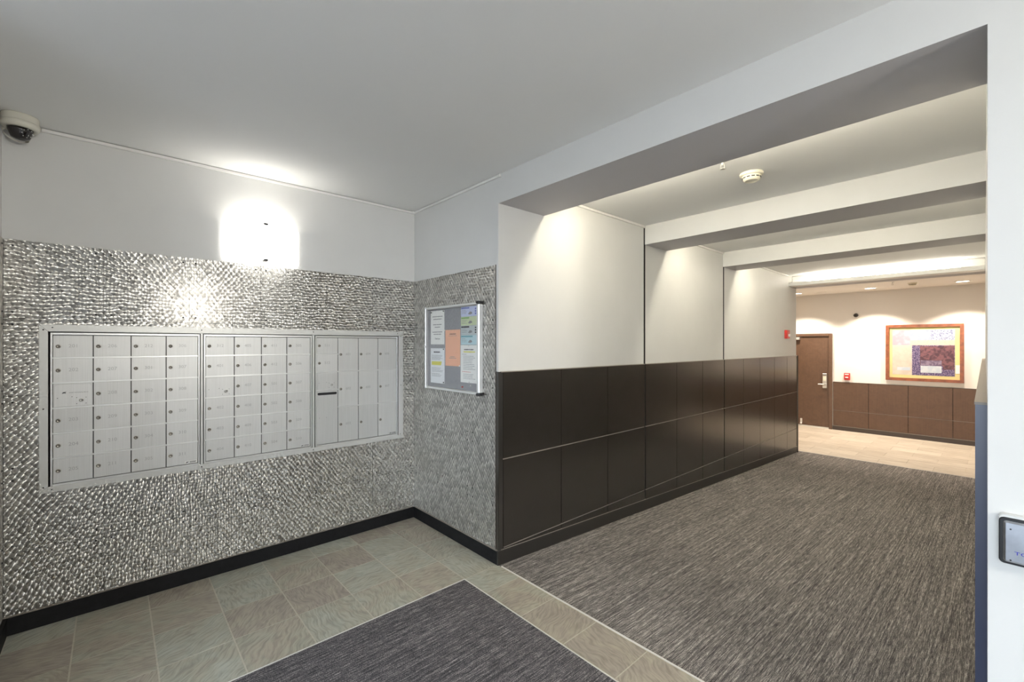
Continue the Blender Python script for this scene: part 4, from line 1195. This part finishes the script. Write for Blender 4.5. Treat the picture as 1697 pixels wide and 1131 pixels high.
pl = rpanel('plate', PX0 + 0.009, PX1 - 0.009, PZ0 + 0.008, PZ1 - 0.016, 0.007, YR - 0.024, YR - 0.030, PLATE, 0.005)
for wd, zz in (('PUSH', 0.880), ('TO OPEN', 0.868)):
    o = text_part('lettering', wd, 0.0128, (0.059, YR - 0.0306, zz), 'y', BLUETEXT, pl, 'CENTER'); o.scale.x = 1.42
for x, z in ((0.013, 0.936), (0.013, 0.850), (0.105, 0.936), (0.105, 0.850)):
    lathe('screw', [(0.0022, 0), (0.0016, 0.001), (0, 0.0012)], (x, YR - 0.030, z), (0, -1, 0), DARK, pl, 8)

# ================================================================== FRAMED PICTURE
QX0, QX1, QZ0, QZ1 = -1.497, -0.454, 0.776, 1.812
t = thing('framed_picture', (-0.975, YF, QZ0), 'abstract collage print in reddish wooden frame on the far wall', 'picture')
w = 0.052
prism('frame_rail', [(QX0, QZ1), (QX1, QZ1), (QX1 - w, QZ1 - w), (QX0 + w, QZ1 - w)], 'y', YF - 0.030, YF + 0.012, FRAMEWOOD, t)
prism('frame_rail', [(QX0, QZ0), (QX1, QZ0), (QX1 - w, QZ0 + w), (QX0 + w, QZ0 + w)], 'y', YF - 0.030, YF + 0.012, FRAMEWOOD, t)
prism('frame_stile', [(QX0, QZ0), (QX0 + w, QZ0 + w), (QX0 + w, QZ1 - w), (QX0, QZ1)], 'y', YF - 0.030, YF + 0.012, FRAMEWOOD, t)
prism('frame_stile', [(QX1, QZ0), (QX1 - w, QZ0 + w), (QX1 - w, QZ1 - w), (QX1, QZ1)], 'y', YF - 0.030, YF + 0.012, FRAMEWOOD, t)
box('mat_board', QX0 + w, QX1 - w, YF - 0.006, YF, QZ0 + w, QZ1 - w, MATBOARD, t)
AX0, AX1, AZ0, AZ1 = -1.400, -0.567, 0.885, 1.715
sheet_ = box('print', AX0, AX1, YF - 0.007, YF - 0.006, AZ0, AZ1, ART_CREAM, t)
def patch(u0, u1, v0, v1, m, k=1):
    x0, x1 = AX0 + u0 * (AX1 - AX0), AX0 + u1 * (AX1 - AX0); z0, z1 = AZ0 + v0 * (AZ1 - AZ0), AZ0 + v1 * (AZ1 - AZ0)
    box('colour_field', x0, x1, YF - 0.007 - 0.0006 * k, YF - 0.007 - 0.0006 * (k - 1), z0, z1, m, sheet_)
patch(0.0, 0.30, 0.66, 1.0, ART_LILAC); patch(0.30, 0.62, 0.77, 1.0, ART_SKY); patch(0.62, 1.0, 0.77, 1.0, ART_SPECK)
patch(0.30, 1.0, 0.66, 0.77, ART_PEACH)
patch(0.33, 1.0, 0.0, 0.66, ART_PLUMSPECK); patch(0.46, 0.82, 0.22, 0.64, ART_PLUM, 2); patch(0.82, 0.99, 0.14, 0.65, ART_PLUM, 2)
patch(0.47, 0.80, 0.22, 0.33, ART_MAUVE, 3); patch(0.47, 0.80, 0.06, 0.21, ART_WHITE, 3)
patch(0.08, 0.30, 0.10, 0.17, ART_WHITE, 1)
box('tag', -0.560, -0.484, YF - 0.010, YF - 0.008, 0.935, 1.085, PINKPALE, t)  # plain pale pink rectangle at the picture's lower right
